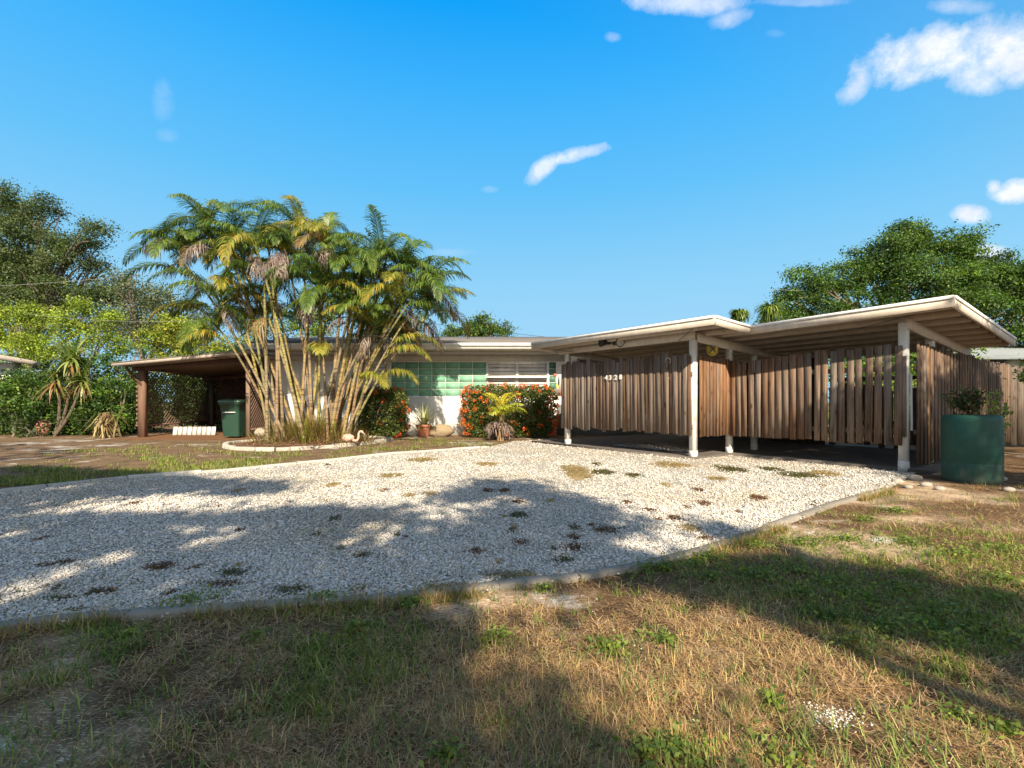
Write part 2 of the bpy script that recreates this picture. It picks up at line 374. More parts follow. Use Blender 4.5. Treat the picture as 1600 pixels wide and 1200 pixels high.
# ---------------------------------------- pebbles (LOD by distance from the street)
def rocks(pos, size, col, flat=.55):
    n = len(pos)
    base = np.array([(1,0,0),(.2,.9,.1),(-.9,.3,0),(-.3,-.9,.1),(.1,.05,1),(0,0,-.6)], float)
    v = base[None] * (1 + rng.uniform(-.3, .3, (n, 6, 1))); s = size[:, None] * np.c_[rng.uniform(.7, 1.35, n), rng.uniform(.5, .9, n), rng.uniform(flat * .6, flat * 1.2, n)]
    v = v * s[:, None]
    a = rng.uniform(0, 2 * math.pi, n); t = rng.normal(0, .35, n)
    x, y, z = v[..., 0].copy(), v[..., 1].copy(), v[..., 2].copy()
    x2 = x * np.cos(t)[:, None] - z * np.sin(t)[:, None]; z = x * np.sin(t)[:, None] + z * np.cos(t)[:, None]
    v = np.stack([x2 * np.cos(a)[:, None] - y * np.sin(a)[:, None], x2 * np.sin(a)[:, None] + y * np.cos(a)[:, None], z], -1) + pos[:, None]
    f = np.array([(0,1,4,4),(1,2,4,4),(2,3,4,4),(3,0,4,4),(1,0,5,5),(2,1,5,5),(3,2,5,5),(0,3,5,5)])
    f = (f[None] + np.arange(n)[:, None, None] * 6).reshape(-1, 4)
    return v.reshape(-1, 3), f, np.repeat(col, 6, 0)
# bare or weedy places in the gravel: px, py, rx, ry
mats_px = [(250,891,30,9,0),(70,889,14,4,0),(98,884,14,4,0),(375,832,9,3,0),(565,872,15,5,1),(810,808,17,5,1),(788,769,10,3,0),(762,769,9,3,0),(810,787,12,3,0),(745,866,14,5,0),
    (896,844,14,5,0),(896,860,18,7,0),(945,832,22,6,0),(815,852,14,4,0),(980,788,9,3,0),(1015,800,10,3,0),(1053,813,12,5,0),(1030,815,6,2,0),(1078,830,18,7,2),(1100,845,14,4,0),
    (1100,790,12,4,0),(1090,768,9,3,0),(1185,781,14,5,0),(1153,803,7,2,0),(1040,760,8,3,2),(640,777,10,3,2),(672,774,10,3,2),(600,769,6,2,0),(895,735,22,6,2),(1050,728,34,5,2),(905,745,20,6,2),
    (365,900,28,7,1),(450,928,34,8,1),(350,918,36,6,0),(90,941,26,5,1),(160,930,30,6,0),(560,925,20,5,2),(120,960,20,4,1),(940,740,20,4,1),(1140,735,22,5,1),(880,880,18,6,1),
    (1250,745,30,4,1),(1290,742,20,4,2),(1205,735,16,3,1),(1120,750,14,3,2),(990,745,14,3,1),(700,925,60,7,2),(800,905,50,9,2),(660,720,20,3,2),(760,727,16,3,2),(610,745,16,3,2),(520,760,12,3,2)]
def matmask(x, y):
    px, py = topx(x, y); m = np.zeros(len(x))
    for (a, b, rx, ry, _) in mats_px: m = np.maximum(m, np.exp(-(((px - a) / rx) ** 2 + ((py - b) / ry) ** 2) * 1.1))
    return m
def screenish(n, y0, y1, xr=1.5):
    """ground points whose number per square metre falls off with distance, as far as a bit beyond the view"""
    iy = rng.uniform(1 / y1, 1 / y0, n); Y = 1 / iy; X = rng.uniform(-xr, xr, n) * Y; return X, Y
x, y = screenish(680000, 2.0, 13.6, 1.35); k = inpoly(x, y, gravel_poly) & (matmask(x, y) + rng.normal(0, .15, len(x)) < .62)
bare = fbm(x, y, 2.3, 9); k &= rng.random(len(x)) < np.clip(1.7 - bare * 1.75, .25, 1)
x, y = x[k], y[k]; n = len(x); x = x + rng.normal(0, .035, n) * (rng.random(n) < .5); y = y + rng.normal(0, .035, n) * (rng.random(n) < .5)
sz = np.clip(rng.lognormal(0, .38, n), .4, 2.2) * (.0050 + .00066 * y)
br = rng.uniform(.62, .98, n)[:, None]; warm = rng.uniform(0, 1, n)[:, None]
cc = br * ((1 - warm) * np.array((.90, .89, .87)) + warm * np.array((.90, .79, .64)))
tn = np.clip((fbm(x, y, .8, 61) + .35 * fbm(x, y, 4, 62) - .62) * 3.2, 0, 1)[:, None]; cc = cc * .95 * (1 - tn * np.array((.08, .13, .21)))
dk = rng.random(n) < .09; cc[dk] *= .5
mb = MB(); mb.add(*rocks(np.c_[x, y, .014 + sz * rng.uniform(.1, .8, n)], sz, cc))
tag(mb.build('gravel', M['pebble']), 'loose white shell pebbles covering the driveway', 'gravel', kind='stuff')
print('pebbles', n)
# strewn white pebbles on the front lawn
x, y = screenish(1500, 1.3, 5, 1.4); k = ~inpoly(x, y, gravel_poly) & (fbm(x, y, 1.1, 5) > .5); x, y = x[k], y[k]
g0 = G(1290, 1118); xa = rng.normal(g0[0], .055, 260); ya = rng.normal(g0[1], .035, 260); x = np.r_[x, xa]; y = np.r_[y, ya]; n = len(x); sz = rng.uniform(.003, .007, n)
mb = MB(); mb.add(*rocks(np.c_[x, y, sz * .6], sz, np.tile((.72, .70, .66), (n, 1))))
tag(mb.build('strewn_pebbles', M['pebble']), 'stray white pebbles scattered in the dry front lawn', 'pebbles', kind='stuff')

# ---------------------------------------- blades: straw, grass
def blades(pos, L_, w, az, pitch, bend, col, mb, k=3):
    """curved tapering strips. pitch: start elevation angle; bend: elevation change along the strip"""
    n = len(pos); p = pos.copy(); vs = []
    side = np.c_[-np.sin(az), np.cos(az), np.zeros(n)]
    for s in range(k + 1):
        ww = (w * (1 - (s / k) ** 1.6 * .93))[:, None] * .5
        vs.append(p - side * ww); vs.append(p + side * ww)
        e = pitch + bend * (s + .5) / k
        p = p + (L_ / k)[:, None] * np.c_[np.cos(e) * np.cos(az), np.cos(e) * np.sin(az), np.sin(e)]
        p[:, 2] = np.maximum(p[:, 2], .003)
    v = np.stack(vs, 1); m = 2 * (k + 1)
    f = np.array([(2 * s, 2 * s + 1, 2 * s + 3, 2 * s + 2) for s in range(k)])
    f = (f[None] + np.arange(n)[:, None, None] * m).reshape(-1, 4)
    mb.add(v.reshape(-1, 3), f, np.repeat(col, m, 0)); return mb
def mixc(cols, n):
    cols = np.array(cols, float); i = rng.integers(0, len(cols), n); j = rng.integers(0, len(cols), n); t = rng.random((n, 1))
    return (cols[i] * (1 - t) + cols[j] * t) * rng.uniform(.75, 1.2, (n, 1))
def onlawn(x, y):
    return ~inpoly(x, y, gravel_poly)
front = lambda x, y: (y < np.interp(x, [p[0] for p in KR], [p[1] for p in KR], right=6.2) )
# green patches seen in the lawn: px, py, rx, ry, strength
green_px = [(560,1040,90,60,.85),(480,1110,80,40,.6),(150,1020,70,20,.5),(90,1060,60,20,.45),(640,1000,60,40,.4),(330,935,190,22,.6),(180,985,120,18,.6),
    (1430,960,170,45,1.),(1250,920,160,28,.95),(1540,1000,90,50,.9),(1520,850,110,45,.8),(1180,850,60,18,.9),(1090,885,60,16,.9),(1340,880,120,30,.6),(1400,785,40,10,.8),(1340,800,40,9,.7),
    (1560,780,60,14,.6),(1480,830,160,16,.8),(1250,800,60,8,.7),(1560,870,80,20,.9),(1300,850,120,12,.8),(1180,870,70,10,.8),(1450,900,120,16,.7),(1380,1060,60,14,.6),(1500,1050,90,20,.7),(60,960,60,10,.6),(520,960,70,14,.7),(1120,920,50,10,.6),(980,925,40,8,.5),(1240,855,60,18,.6),(1300,830,60,16,.45),(1560,900,60,50,.6),(1000,890,70,14,.7),(870,905,60,12,.5),(420,925,60,12,.5),
    (760,1010,30,14,.6),(950,1010,34,20,.4),(1020,1000,30,12,.4),(1180,900,80,20,.8),(1340,1010,50,18,.7),(1060,1180,70,20,.5),(800,1150,60,30,.35),(650,930,40,14,.5),(780,915,40,14,.5),
    # back-left lawn
    (180,706,90,6,.7),(60,735,70,6,.7),(420,712,90,6,.8),(300,740,100,6,.9),(130,722,60,5,.6),(560,695,60,5,.5),(270,719,80,8,.9),(60,752,110,9,.9),(200,740,120,8,.9),(330,730,110,8,1.),(430,722,90,7,1.),(70,712,18,4,.8),(155,716,16,3,.7),(215,700,50,5,.5),(330,705,50,4,.7),(560,706,60,6,.5),(690,691,60,7,1.),
    (640,700,80,5,.6),(740,696,60,6,.8),(330,697,60,4,.6),(500,715,70,5,.8),(600,703,60,4,.7)]
def greenness(x, y):
    px, py = topx(x, y); m = np.zeros(len(x))
    for (a, b, rx, ry, s) in green_px: m = np.maximum(m, s * np.exp(-(((px - a) / rx) ** 2 + ((py - b) / ry) ** 2) * .9))
    return m
STRAW = [(.53,.335,.14),(.70,.48,.23),(.34,.19,.085),(.16,.095,.048),(.57,.41,.23),(.39,.25,.14)]
GREEN = [(.10,.17,.025),(.16,.23,.03),(.075,.13,.025),(.26,.29,.05),(.20,.26,.035)]
x, y = screenish(260000, 1.2, 6.6, 1.45); cov = fbm(x, y, 1.1, 3); k = onlawn(x, y) & front(x, y) & (rng.random(len(x)) < np.clip(2.6 - cov * 3.1 - .9 * (fbm(x, y, 5.5, 51) > .56), .10, .92) * (1 - .85 * sandf(x, y)))
x, y = x[k], y[k]; n = len(x)
mb = MB(); sc = .8 + .12 * y
blades(np.c_[x, y, rng.uniform(.003, .02, n)], rng.uniform(.02, .075, n) * sc, rng.uniform(.0012, .0030, n) * sc, rng.uniform(0, 2 * math.pi, n), rng.normal(.10, .22, n), rng.normal(-.2, .5, n), mixc(STRAW, n), mb)
# standing dry tufts
x, y = screenish(2600, 1.25, 6.6, 1.45); k = onlawn(x, y) & front(x, y) & (fbm(x, y, 1.5, 12) > .48) & (sandf(x, y) < .5); x, y = x[k], y[k]
x = np.repeat(x, 14); y = np.repeat(y, 14); n = len(x); r = rng.normal(0, .022, (n, 2))
blades(np.c_[x + r[:, 0], y + r[:, 1], np.zeros(n)], rng.uniform(.025, .085, n), rng.uniform(.0015, .0032, n), rng.uniform(0, 6.28, n), rng.uniform(.35, 1.4, n), rng.uniform(-1.1, .1, n), mixc(STRAW[:3] + [(.45,.42,.16)], n), mb)
tag(mb.build('dry_grass', M['straw']), 'dry straw coloured thatch matting the front lawn', 'dry grass', kind='stuff')
def tufts(n0, y0, y1, xr, per, Lr, wr, thr, sel, cols, spread=.03, jitter=.12):
    x, y = screenish(n0, y0, y1, xr); g = greenness(x, y) + (fbm(x, y, 2.2, 21) - .5) * .5; k = onlawn(x, y) & sel(x, y) & (g + rng.normal(0, jitter, len(x)) > thr); x, y = x[k], y[k]
    x = np.repeat(x, per); y = np.repeat(y, per); n = len(x); r = rng.normal(0, spread, (n, 2)); L_ = rng.uniform(*Lr, n)
    return np.c_[x + r[:, 0], y + r[:, 1], np.zeros(n)], L_, rng.uniform(*wr, n), rng.uniform(0, 6.28, n), rng.uniform(.5, 1.5, n), rng.uniform(-1.3, .1, n), mixc(cols, n)
mb = MB()
blades(*tufts(15000, 1.25, 6.6, 1.45, 11, (.02, .065), (.003, .006), .42, front, GREEN), mb)
blades(*tufts(17000, 6.0, 14.2, 1.3, 9, (.035, .10), (.007, .014), .47, lambda x, y: ~front(x, y) & (fbm(x, y, 1.9, 71) > .44), GREEN + [(.30,.28,.10),(.34,.28,.13)], .06), mb)
# sparse green blades everywhere on the front lawn
x, y = screenish(2200, 1.25, 6.4, 1.45); k = onlawn(x, y) & front(x, y); x, y = np.repeat(x[k], 5), np.repeat(y[k], 5); n = len(x); r = rng.normal(0, .015, (n, 2))
blades(np.c_[x + r[:, 0], y + r[:, 1], np.zeros(n)], rng.uniform(.03, .09, n), rng.uniform(.003, .006, n), rng.uniform(0, 6.28, n), rng.uniform(.6, 1.5, n), rng.uniform(-1.2, .1, n), mixc([(.16,.22,.05),(.30,.34,.10),(.10,.16,.04)], n), mb)
# a few blades that lap over the kerb and poke through the gravel
x, y = screenish(5200, 2.1, 12, 1.3); k = inpoly(x, y, gravel_poly) & (fbm(x, y, 1.5, 17) + rng.normal(0, .1, len(x)) > .60); x, y = np.repeat(x[k], 6), np.repeat(y[k], 6); n = len(x); r = rng.normal(0, .018, (n, 2))
blades(np.c_[x + r[:, 0], y + r[:, 1], np.full(n, .012)], rng.uniform(.02, .06, n), rng.uniform(.003, .006, n), rng.uniform(0, 6.28, n), rng.uniform(.2, 1.3, n), rng.uniform(-1, .1, n), mixc([(.14,.17,.06),(.25,.22,.12),(.10,.13,.05)], n), mb)
kd = np.array(KR); sgl = np.r_[0, np.cumsum(np.linalg.norm(np.diff(kd, axis=0), axis=1))]
for (cnt, off, cols_, Lr_) in ((900, -.075, GREEN + [(.30,.27,.10)], (.03, .10)), (900, -.07, STRAW, (.03, .11)), (260, .06, STRAW[2:], (.02, .06))):
    t_ = rng.uniform(0, sgl[-1], cnt); t_ = t_[vn(t_ * 1.7, t_ * 0, 1., cnt) > .35]; t_ = np.repeat(t_, 9); n = len(t_)
    px_ = np.interp(t_, sgl, kd[:, 0]); py_ = np.interp(t_, sgl, kd[:, 1]); e2 = np.interp(t_ + .05, sgl, kd[:, 0]) - px_; e3 = np.interp(t_ + .05, sgl, kd[:, 1]) - py_; l_ = np.hypot(e2, e3) + 1e-6; o2 = off + rng.normal(0, .03, n)
    blades(np.c_[px_ - e3 / l_ * o2 + rng.normal(0, .02, n), py_ + e2 / l_ * o2, np.zeros(n)], rng.uniform(*Lr_, n), rng.uniform(.002, .005, n), rng.uniform(0, 6.28, n), rng.uniform(.4, 1.5, n), rng.uniform(-1.3, 0, n), mixc(cols_, n), mb)
tag(mb.build('grass', M['grass']), 'green grass growing in patches over the yard', 'grass', kind='stuff')

def leaves(pos, size, col, up=.35, aspect=.5, fold=0.15, dirs=None, nb=None):
    """rhombic leaves with random attitude -> verts, quads, colours"""
    n = len(pos); nrm = unit(rng.normal(0, 1, (n, 3)) + np.array((0, 0, up)) * 2 + (0 if nb is None else nb * 1.3))
    d = rng.normal(0, 1, (n, 3)) if dirs is None else dirs
    d = unit(d - (d * nrm).sum(1)[:, None] * nrm); s = np.cross(nrm, d); L_ = (size * rng.uniform(.65, 1.35, n))[:, None] if np.ndim(size) == 0 else size[:, None]
    v = np.stack([pos - d * L_ * .5, pos + s * L_ * aspect * .5 + nrm * L_ * fold * .5, pos + d * L_ * .5, pos - s * L_ * aspect * .5 + nrm * L_ * fold * .5], 1)
    f = (np.array([(0, 1, 2, 3)])[None] + np.arange(n)[:, None, None] * 4).reshape(-1, 4)
    return v.reshape(-1, 3), f, np.repeat(col, 4, 0)
# broad-leaf weeds in the lawn and the low mats in the gravel
mb = MB()
ws = [(1180,900,.16),(1240,895,.12),(1300,915,.14),(1350,940,.16),(1420,900,.12),(1450,985,.16),(1520,990,.16),(1580,1000,.16),(1500,870,.18),(1560,860,.2),(1420,850,.15),(1320,845,.14),(1250,850,.12),(1180,855,.12),(1100,875,.1),(1040,890,.09),(1560,910,.15),(1480,1010,.1),(1110,905,.08),(1400,800,.12),(1350,815,.1),(850,925,.05),(400,1000,.04),(200,1000,.05),(560,985,.06),(775,1000,.07),(950,1018,.075),(1205,1105,.05),(1500,1125,.07),(1330,1010,.09),(1480,960,.16),(1380,985,.1),(1090,885,.1),(1010,892,.1),(1190,905,.08),(1230,1195,.1),(1060,1190,.12),(1570,1150,.05),(700,1190,.05),(1040,1005,.06),(640,948,.06),(500,940,.12),(300,945,.14),(1290,965,.1),(1010,1190,.06),(1560,940,.15),(1420,925,.15),(1250,930,.12)]
for (a, b, r) in ws:
    g = G(a, b); n = int(2000 * r); pr = rng.normal(0, r * .6, (n, 2)) * rng.choice([.5, 1., 1.7], (n, 1)); p = np.c_[g[0] + pr[:, 0], g[1] + pr[:, 1] * .8, rng.uniform(.005, .045, n)]
    mb.add(*leaves(p, .024, mixc(GREEN + [(.24, .30, .07)], n), .9, .55))
tag(mb.build('broadleaf_weeds', M['leaf']), 'low broadleaf weeds spreading in the front lawn', 'weeds', kind='stuff')
mb = MB()
for _ in range(70):
    X_, Y_ = screenish(1, 2.4, 12.5, 1.0)
    if inpoly(X_, Y_, gravel_poly)[0]: a_, b_ = topx(X_[0], Y_[0]); k_ = rng.uniform(.5, 1.6); mats_px.append((a_, b_, 6 * k_, (b_ - HZ) / 90 * 1.6 * k_, rng.integers(0, 3)))
for (a, b, rx, ry, ty) in mats_px:
    g = G(a, b); g2 = G(a + rx, b); wx = g2[0] - g[0]; wy = abs(G(a, b - ry)[1] - g[1]); n = int(np.clip(36000 * wx * wy, 60, 2600))
    t = np.sqrt(rng.random(n)) * (.75 + .25 * rng.random(n)); th = rng.uniform(0, 6.28, n); t *= .45 + 1.1 * vn(np.cos(th) * 2, np.sin(th) * 2, 1.9, a); t += (rng.random(n) < .12) * rng.uniform(0, .9, n)
    cols = [[(.17,.065,.03),(.10,.045,.025),(.25,.12,.05),(.12,.09,.03)], [(.08,.10,.03),(.14,.15,.05),(.12,.08,.035)], [(.42,.30,.12),(.30,.22,.10),(.36,.30,.17)]][ty]
    p = np.c_[g[0] + wx * t * np.cos(th), g[1] + wy * t * np.sin(th), .012 + rng.uniform(0, .022, n)]
    mb.add(*leaves(p, .014 + .0012 * g[1], mixc(cols, n), .8, .4))
tag(mb.build('ground_cover', M['leaf']), 'low rusty brown weed mats dotted over the white gravel', 'ground cover', kind='stuff')
# fallen leaves
x, y = screenish(900, 1.3, 12, 1.4); xa, ya = screenish(9000, 2.2, 13, 1.1); k = inpoly(xa, ya, gravel_poly) & (fbm(xa, ya, .9, 41) + .25 * fbm(xa, ya, 5, 42) > .70); x = np.r_[x, xa[k]]; y = np.r_[y, ya[k]]; n = len(x); mb = MB(); mb.add(*leaves(np.c_[x, y, np.full(n, .026)], rng.uniform(.012, .034, n), mixc([(.20,.11,.05),(.32,.20,.10),(.12,.08,.05)], n), 2.5, .45))
tag(mb.build('fallen_leaves', M['straw']), 'small dry brown leaves lying about the yard', 'fallen leaves', kind='stuff')

# ------------------------------------------------------------------ HOUSE
WY = 15.3; WX0, WX1 = -7.55, 6.3; EY = 14.35
WHITE = (.80, .79, .76); CREAM = (.50, .45, .38)
house = empty('house', (0, WY, 0), 'low white stucco house with green glass panels and grey shingle roof', 'house')
def hb(name, boxes, m, c=WHITE, parent=None):
    mb = MB()
    for a, b in boxes: mb.box(a, b, c)
    return mb.build(name, m, parent or house)
def hx(px): return (px - 800) / F * WY
def hz(py): return H + (HZ - py) / F * WY
zt, zb = hz(565.5), hz(619)
xg0, xg1, xw0, xw1, xn0, xn1 = hx(611), hx(759.5), hx(759.5), hx(858), hx(858), hx(869)
lw0, lw1 = hx(574), hx(607)
boxes = [((WX0, WY, 0), (WX1, WY + .2, zb)), ((WX0, WY, zt), (WX1, WY + .2, 2.78)), ((WX0, WY, zb), (lw0, WY + .2, zt)), ((lw1, WY, zb), (xg0, WY + .2, zt)), ((xn1, WY, zb), (WX1, WY + .2, zt)),
         ((WX0, WY + .2, 0), (WX0 + .2, 21.4, 2.78)), ((WX1 - .2, WY + .2, 0), (WX1, 21.4, 2.78))]
hb('wall', boxes, M['wall'])
mbv = MB(); mbv.box((xn1 + .02, WY - .012, .0), (WX1 - 1, WY - .002, .95), (.20, .21, .22)); mbv.build('darkened_base', M['wall'], house)  # grey wall base, colour darkened to deepen the shade inside the carport
mbv = MB(); mbv.box((WX0 - .01, WY - .03, zt + .02), (xn1 + .3, WY - .002, 2.5), CREAM); mbv.build('header_board', M['paint'], house)
# glass spandrel panels
mg, ntg, bg_ = mat('green_glass', .42, .2); t = NT(ntg)
c = t.mix(t.ramp(t.noise(t.pos((1, 1, 1)), 1.2, 3), [(.3, 0.), (.7, 1.)]), (.16, .36, .24), (.23, .44, .31)); ntg.links.new(t.mix(1., c, t.col(), 'MULTIPLY'), bg_.inputs['Base Color'])
def panel(x0, x1, ncol, name, dim=1.):
    f = MB(); p = MB(); nr = 5; ww = (x1 - x0) / ncol; hh = (zt - zb) / nr
    for i in range(ncol):
        for j in range(nr):
            s = (.9 + .2 * rng.random()) * dim; s2 = .8 if j >= 4 else 1.  # top row coloured darker, eave shadow put into the glass tint
            p.box((x0 + i * ww + .008, WY + .03, zb + j * hh + .007), (x0 + (i + 1) * ww - .008, WY + .05, zb + (j + 1) * hh - .007), (s * s2,) * 3)
    for i in range(ncol + 1): f.box((x0 + i * ww - .0075, WY + .02, zb), (x0 + i * ww + .0075, WY + .055, zt), WHITE)
    for j in range(1, nr): f.box((x0, WY + .022, zb + j * hh - .006), (x1, WY + .053, zb + j * hh + .006), WHITE)
    o = f.build('panel_frame', M['paint'], house); p.build('glass', mg, o)
panel(xg0, xg1, 7, 'a'); panel(xn0, xn1, 1, 'b', .45)  # narrow column: glass colour dimmed to carry the shade falling there
def jalousie(x0, x1, mull, tag_=None):
    """louvred window: frame, mullions, tilted slats, dim inside"""
    w = bpy.data.objects.new('window', None); COL.objects.link(w); w.parent = house; w.location = (0, 0, 0)
    f = MB(); fw = .055
    f.box((x0, WY - .01, zb), (x0 + fw, WY + .1, zt), WHITE); f.box((x1 - fw, WY - .01, zb), (x1, WY + .1, zt), WHITE)
    f.box((x0 + fw, WY - .01, zt - fw), (x1 - fw, WY + .1, zt), WHITE); f.box((x0 + fw, WY - .01, zb), (x1 - fw, WY + .1, zb + fw), WHITE)
    for m in mull: f.box((m - .04, WY - .008, zb + fw), (m + .04, WY + .1, zt - fw), WHITE)
    f.build('frame', M['paint'], w)
    s = MB(); n = 9; hh = (zt - zb - 2 * fw) / n
    for i in range(n):
        z = zb + fw + hh * (i + .5)
        ed = [x0 + fw] + [m + q for m in mull for q in (-.04, .04)] + [x1 - fw]
        for a, b in zip(ed[::2], ed[1::2]):
            v = [(a, WY + .0, z - hh * .50), (b, WY + .0, z - hh * .50), (b, WY + .035, z + hh * .50), (a, WY + .035, z + hh * .50), (a, WY + .006, z - hh * .54), (b, WY + .006, z - hh * .54), (b, WY + .041, z + hh * .46), (a, WY + .041, z + hh * .46)]
            s.add(v, [(0, 1, 2, 3), (7, 6, 5, 4), (0, 4, 5, 1), (1, 5, 6, 2), (2, 6, 7, 3), (3, 7, 4, 0)], np.array((.66, .63, .60)) * rng.uniform(.85, 1.1))
    s.build('slats', M['paint'], w)
    g = MB(); g.box((x0 + .01, WY + .12, zb + .01), (x1 - .01, WY + .14, zt - .01), (.10, .10, .10)); g.build('pane', M['metal'], w)
jalousie(xw0 + .01, xw1 - .01, [hx(808)]); jalousie(lw0, lw1, [])
jalousie(hx(425), hx(470), [hx(447)])
# awning slat, half open, across the window
a = MB(); zz = hz(588.5); a.add([(xw0 + .02, WY - .16, zz - .03), (xw1 - .05, WY - .16, zz - .03), (xw1 - .05, WY - .02, zz + .05), (xw0 + .02, WY - .02, zz + .05), (xw0 + .02, WY - .16, zz - .05), (xw1 - .05, WY - .16, zz - .05), (xw1 - .05, WY - .02, zz + .03), (xw0 + .02, WY - .02, zz + .03)],
  [(0, 1, 2, 3), (7, 6, 5, 4), (0, 4, 5, 1), (1, 5, 6, 2), (2, 6, 7, 3), (3, 7, 4, 0)], WHITE); a.build('awning_slat', M['paint'], house)
# roof
RX0, RX1 = -7.75, 6.6; RZ = 2.74
mb = MB()
def slopey(y): return RZ + .02 + (y - EY) * .175
mb.add([(RX0, EY - .03, slopey(EY - .03)), (RX1, EY - .03, slopey(EY - .03)), (RX1, 18, slopey(18)), (RX0, 18, slopey(18)), (RX0, 22.4, RZ - .1), (RX1, 22.4, RZ - .1),
        (RX0, EY - .03, slopey(EY - .03) - .03), (RX1, EY - .03, slopey(EY - .03) - .03), (RX1, 22.4, RZ - .14), (RX0, 22.4, RZ - .14), (RX0, 18, slopey(18) - .05), (RX1, 18, slopey(18) - .05)],
       [(0, 1, 2, 3), (3, 2, 5, 4), (6, 7, 1, 0), (10, 3, 0, 6), (11, 7, 1, 2), (10, 3, 4, 9), (11, 2, 5, 8)], (.17, .155, .145))
roof = mb.build('roof', M['roofing'], house)
mb = MB(); mb.box((RX0, EY, RZ - .17), (RX1, EY + .035, RZ - .005), WHITE); mb.box((RX0, EY - .045, RZ - .085), (RX1, EY - .002, RZ - .0), WHITE)
mb.box((RX0, EY + .04, RZ - .17), (RX0 + .04, 22.3, RZ - .02), WHITE); mb.build('fascia', M['paint'], house)
mb = MB(); mb.box((RX0 + .04, EY + .036, RZ - .165), (RX1 - .04, WY - .002, RZ - .15), CREAM); mb.build('soffit', M['paint'], house)
mb = MB(); mb.box((hx(905), WY - .05, 1.2), (hx(970), WY - .003, 2.32), (.10, .085, .08)); mb.build('door', M['dark'], house)
mb = MB(); mb.box((hx(905) - .07, WY - .06, .05), (hx(905) - .003, WY - .004, 2.38), (.3, .27, .25)); mb.box((hx(905) - .003, WY - .06, 2.325), (hx(970) + .003, WY - .004, 2.38), (.3, .27, .25)); mb.box((hx(970) + .003, WY - .06, .05), (hx(970) + .07, WY - .004, 2.38), (.3, .27, .25)); mb.build('door_frame', M['paint'], house)

# ------------------------------------------------------------------ CARPORT
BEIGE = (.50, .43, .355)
car = empty('carport', C(0, 0), 'flat roofed carport on white posts in front of plank fencing', 'carport')
def rz_(u, v): return 2.45 - .062 * (v + .5) + .035 * max(0, u - .7)
VB = 4.85
rp = [(-4.0, -.5), (.7, -.5), (.7, .62), (3.4, .74), (3.4, VB), (-4.0, VB)]
rpts = np.array([C(*p) for p in rp]); zt_ = np.array([rz_(*p) for p in rp])
def deck(off, z0, z1, c):
    mb = MB(); quads = [[(-4.0, -.5), (.7, -.5), (.7, .62), (-4.0, .62)], [(-4., .62), (.7, .62), (.7, VB), (-4., VB)], [(.7, .62), (3.4, .74), (3.4, VB), (.7, VB)]]
    for q in quads:
        v = [C(u, v, rz_(u, v) + z0) for u, v in q] + [C(u, v, rz_(u, v) + z1) for u, v in q]
        mb.add(v, [(3, 2, 1, 0), (4, 5, 6, 7)], c)
    n = len(rp)
    for i in range(n):
        a, b = rp[i], rp[(i + 1) % n]
        mb.add([C(*a, rz_(*a) + z0), C(*b, rz_(*b) + z0), C(*b, rz_(*b) + z1), C(*a, rz_(*a) + z1)], [(0, 1, 2, 3)], c)
    return mb
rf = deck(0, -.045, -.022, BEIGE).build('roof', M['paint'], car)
deck(0, -.02, .012, (.06, .058, .055)).build('roof_covering', M['roofing'], rf)
def M_uv(u0, v0, z0=0):
    def f(v):
        xy = B0 + np.outer(v[:, 0] + u0, U_) + np.outer(v[:, 1] + v0, V_); return np.c_[xy, v[:, 2] + z0]
    return f
def board(a, b, za, zb_, t, c, mb):
    """vertical board between plan points a and b (u,v) with top/bottom heights given at both ends"""
    a = np.array(a, float); b = np.array(b, float); d = (b - a) / np.linalg.norm(b - a); n = np.array((d[1], -d[0])) * t
    q = []
    for (p, z) in ((a, za), (b, zb_)):
        for o in (p, p + n):
            q += [C(o[0], o[1], z[0]), C(o[0], o[1], z[1])]
    q = np.array(q); mb.add(q, [(0, 1, 5, 4), (2, 6, 7, 3), (1, 3, 7, 5), (0, 4, 6, 2), (0, 2, 3, 1), (4, 5, 7, 6)], c)
for i, (h_, off) in enumerate([(.155, 0), ]):
    mb = MB()
    for k, (a, b) in enumerate(zip(rp, rp[1:] + rp[:1])):
        if k == 4: continue
        d = unit(np.array(b) - np.array(a)); e = .035
        za, zb2 = rz_(*a), rz_(*b)
        a2 = np.array(a) - (d * .034 if k in (0, 2) else 0) * 0; 
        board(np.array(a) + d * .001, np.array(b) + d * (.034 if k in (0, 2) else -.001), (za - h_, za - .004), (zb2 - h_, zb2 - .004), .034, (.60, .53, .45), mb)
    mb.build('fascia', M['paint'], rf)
# drip edge
mb = MB()
for k, (a, b) in enumerate(zip(rp, rp[1:] + rp[:1])):
    if k == 4: continue
    d = unit(np.array(b) - np.array(a)); n = np.array((d[1], -d[0])) * .036
    za, zb2 = rz_(*a), rz_(*b)
    board(np.array(a) + n + d * .002, np.array(b) + n + d * .03, (za - .045, za - .002), (zb2 - .045, zb2 - .002), .012, (.80, .79, .76), mb)
mb.build('drip_edge', M['paint'], rf)
# rafters along u
mb = MB()
for v in np.arange(-.2, VB, .55):
    u1 = .66 if v < .75 else 3.36
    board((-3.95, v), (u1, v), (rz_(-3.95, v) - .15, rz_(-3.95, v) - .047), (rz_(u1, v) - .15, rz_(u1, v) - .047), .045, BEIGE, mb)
mb.build('rafters', M['paint'], rf)
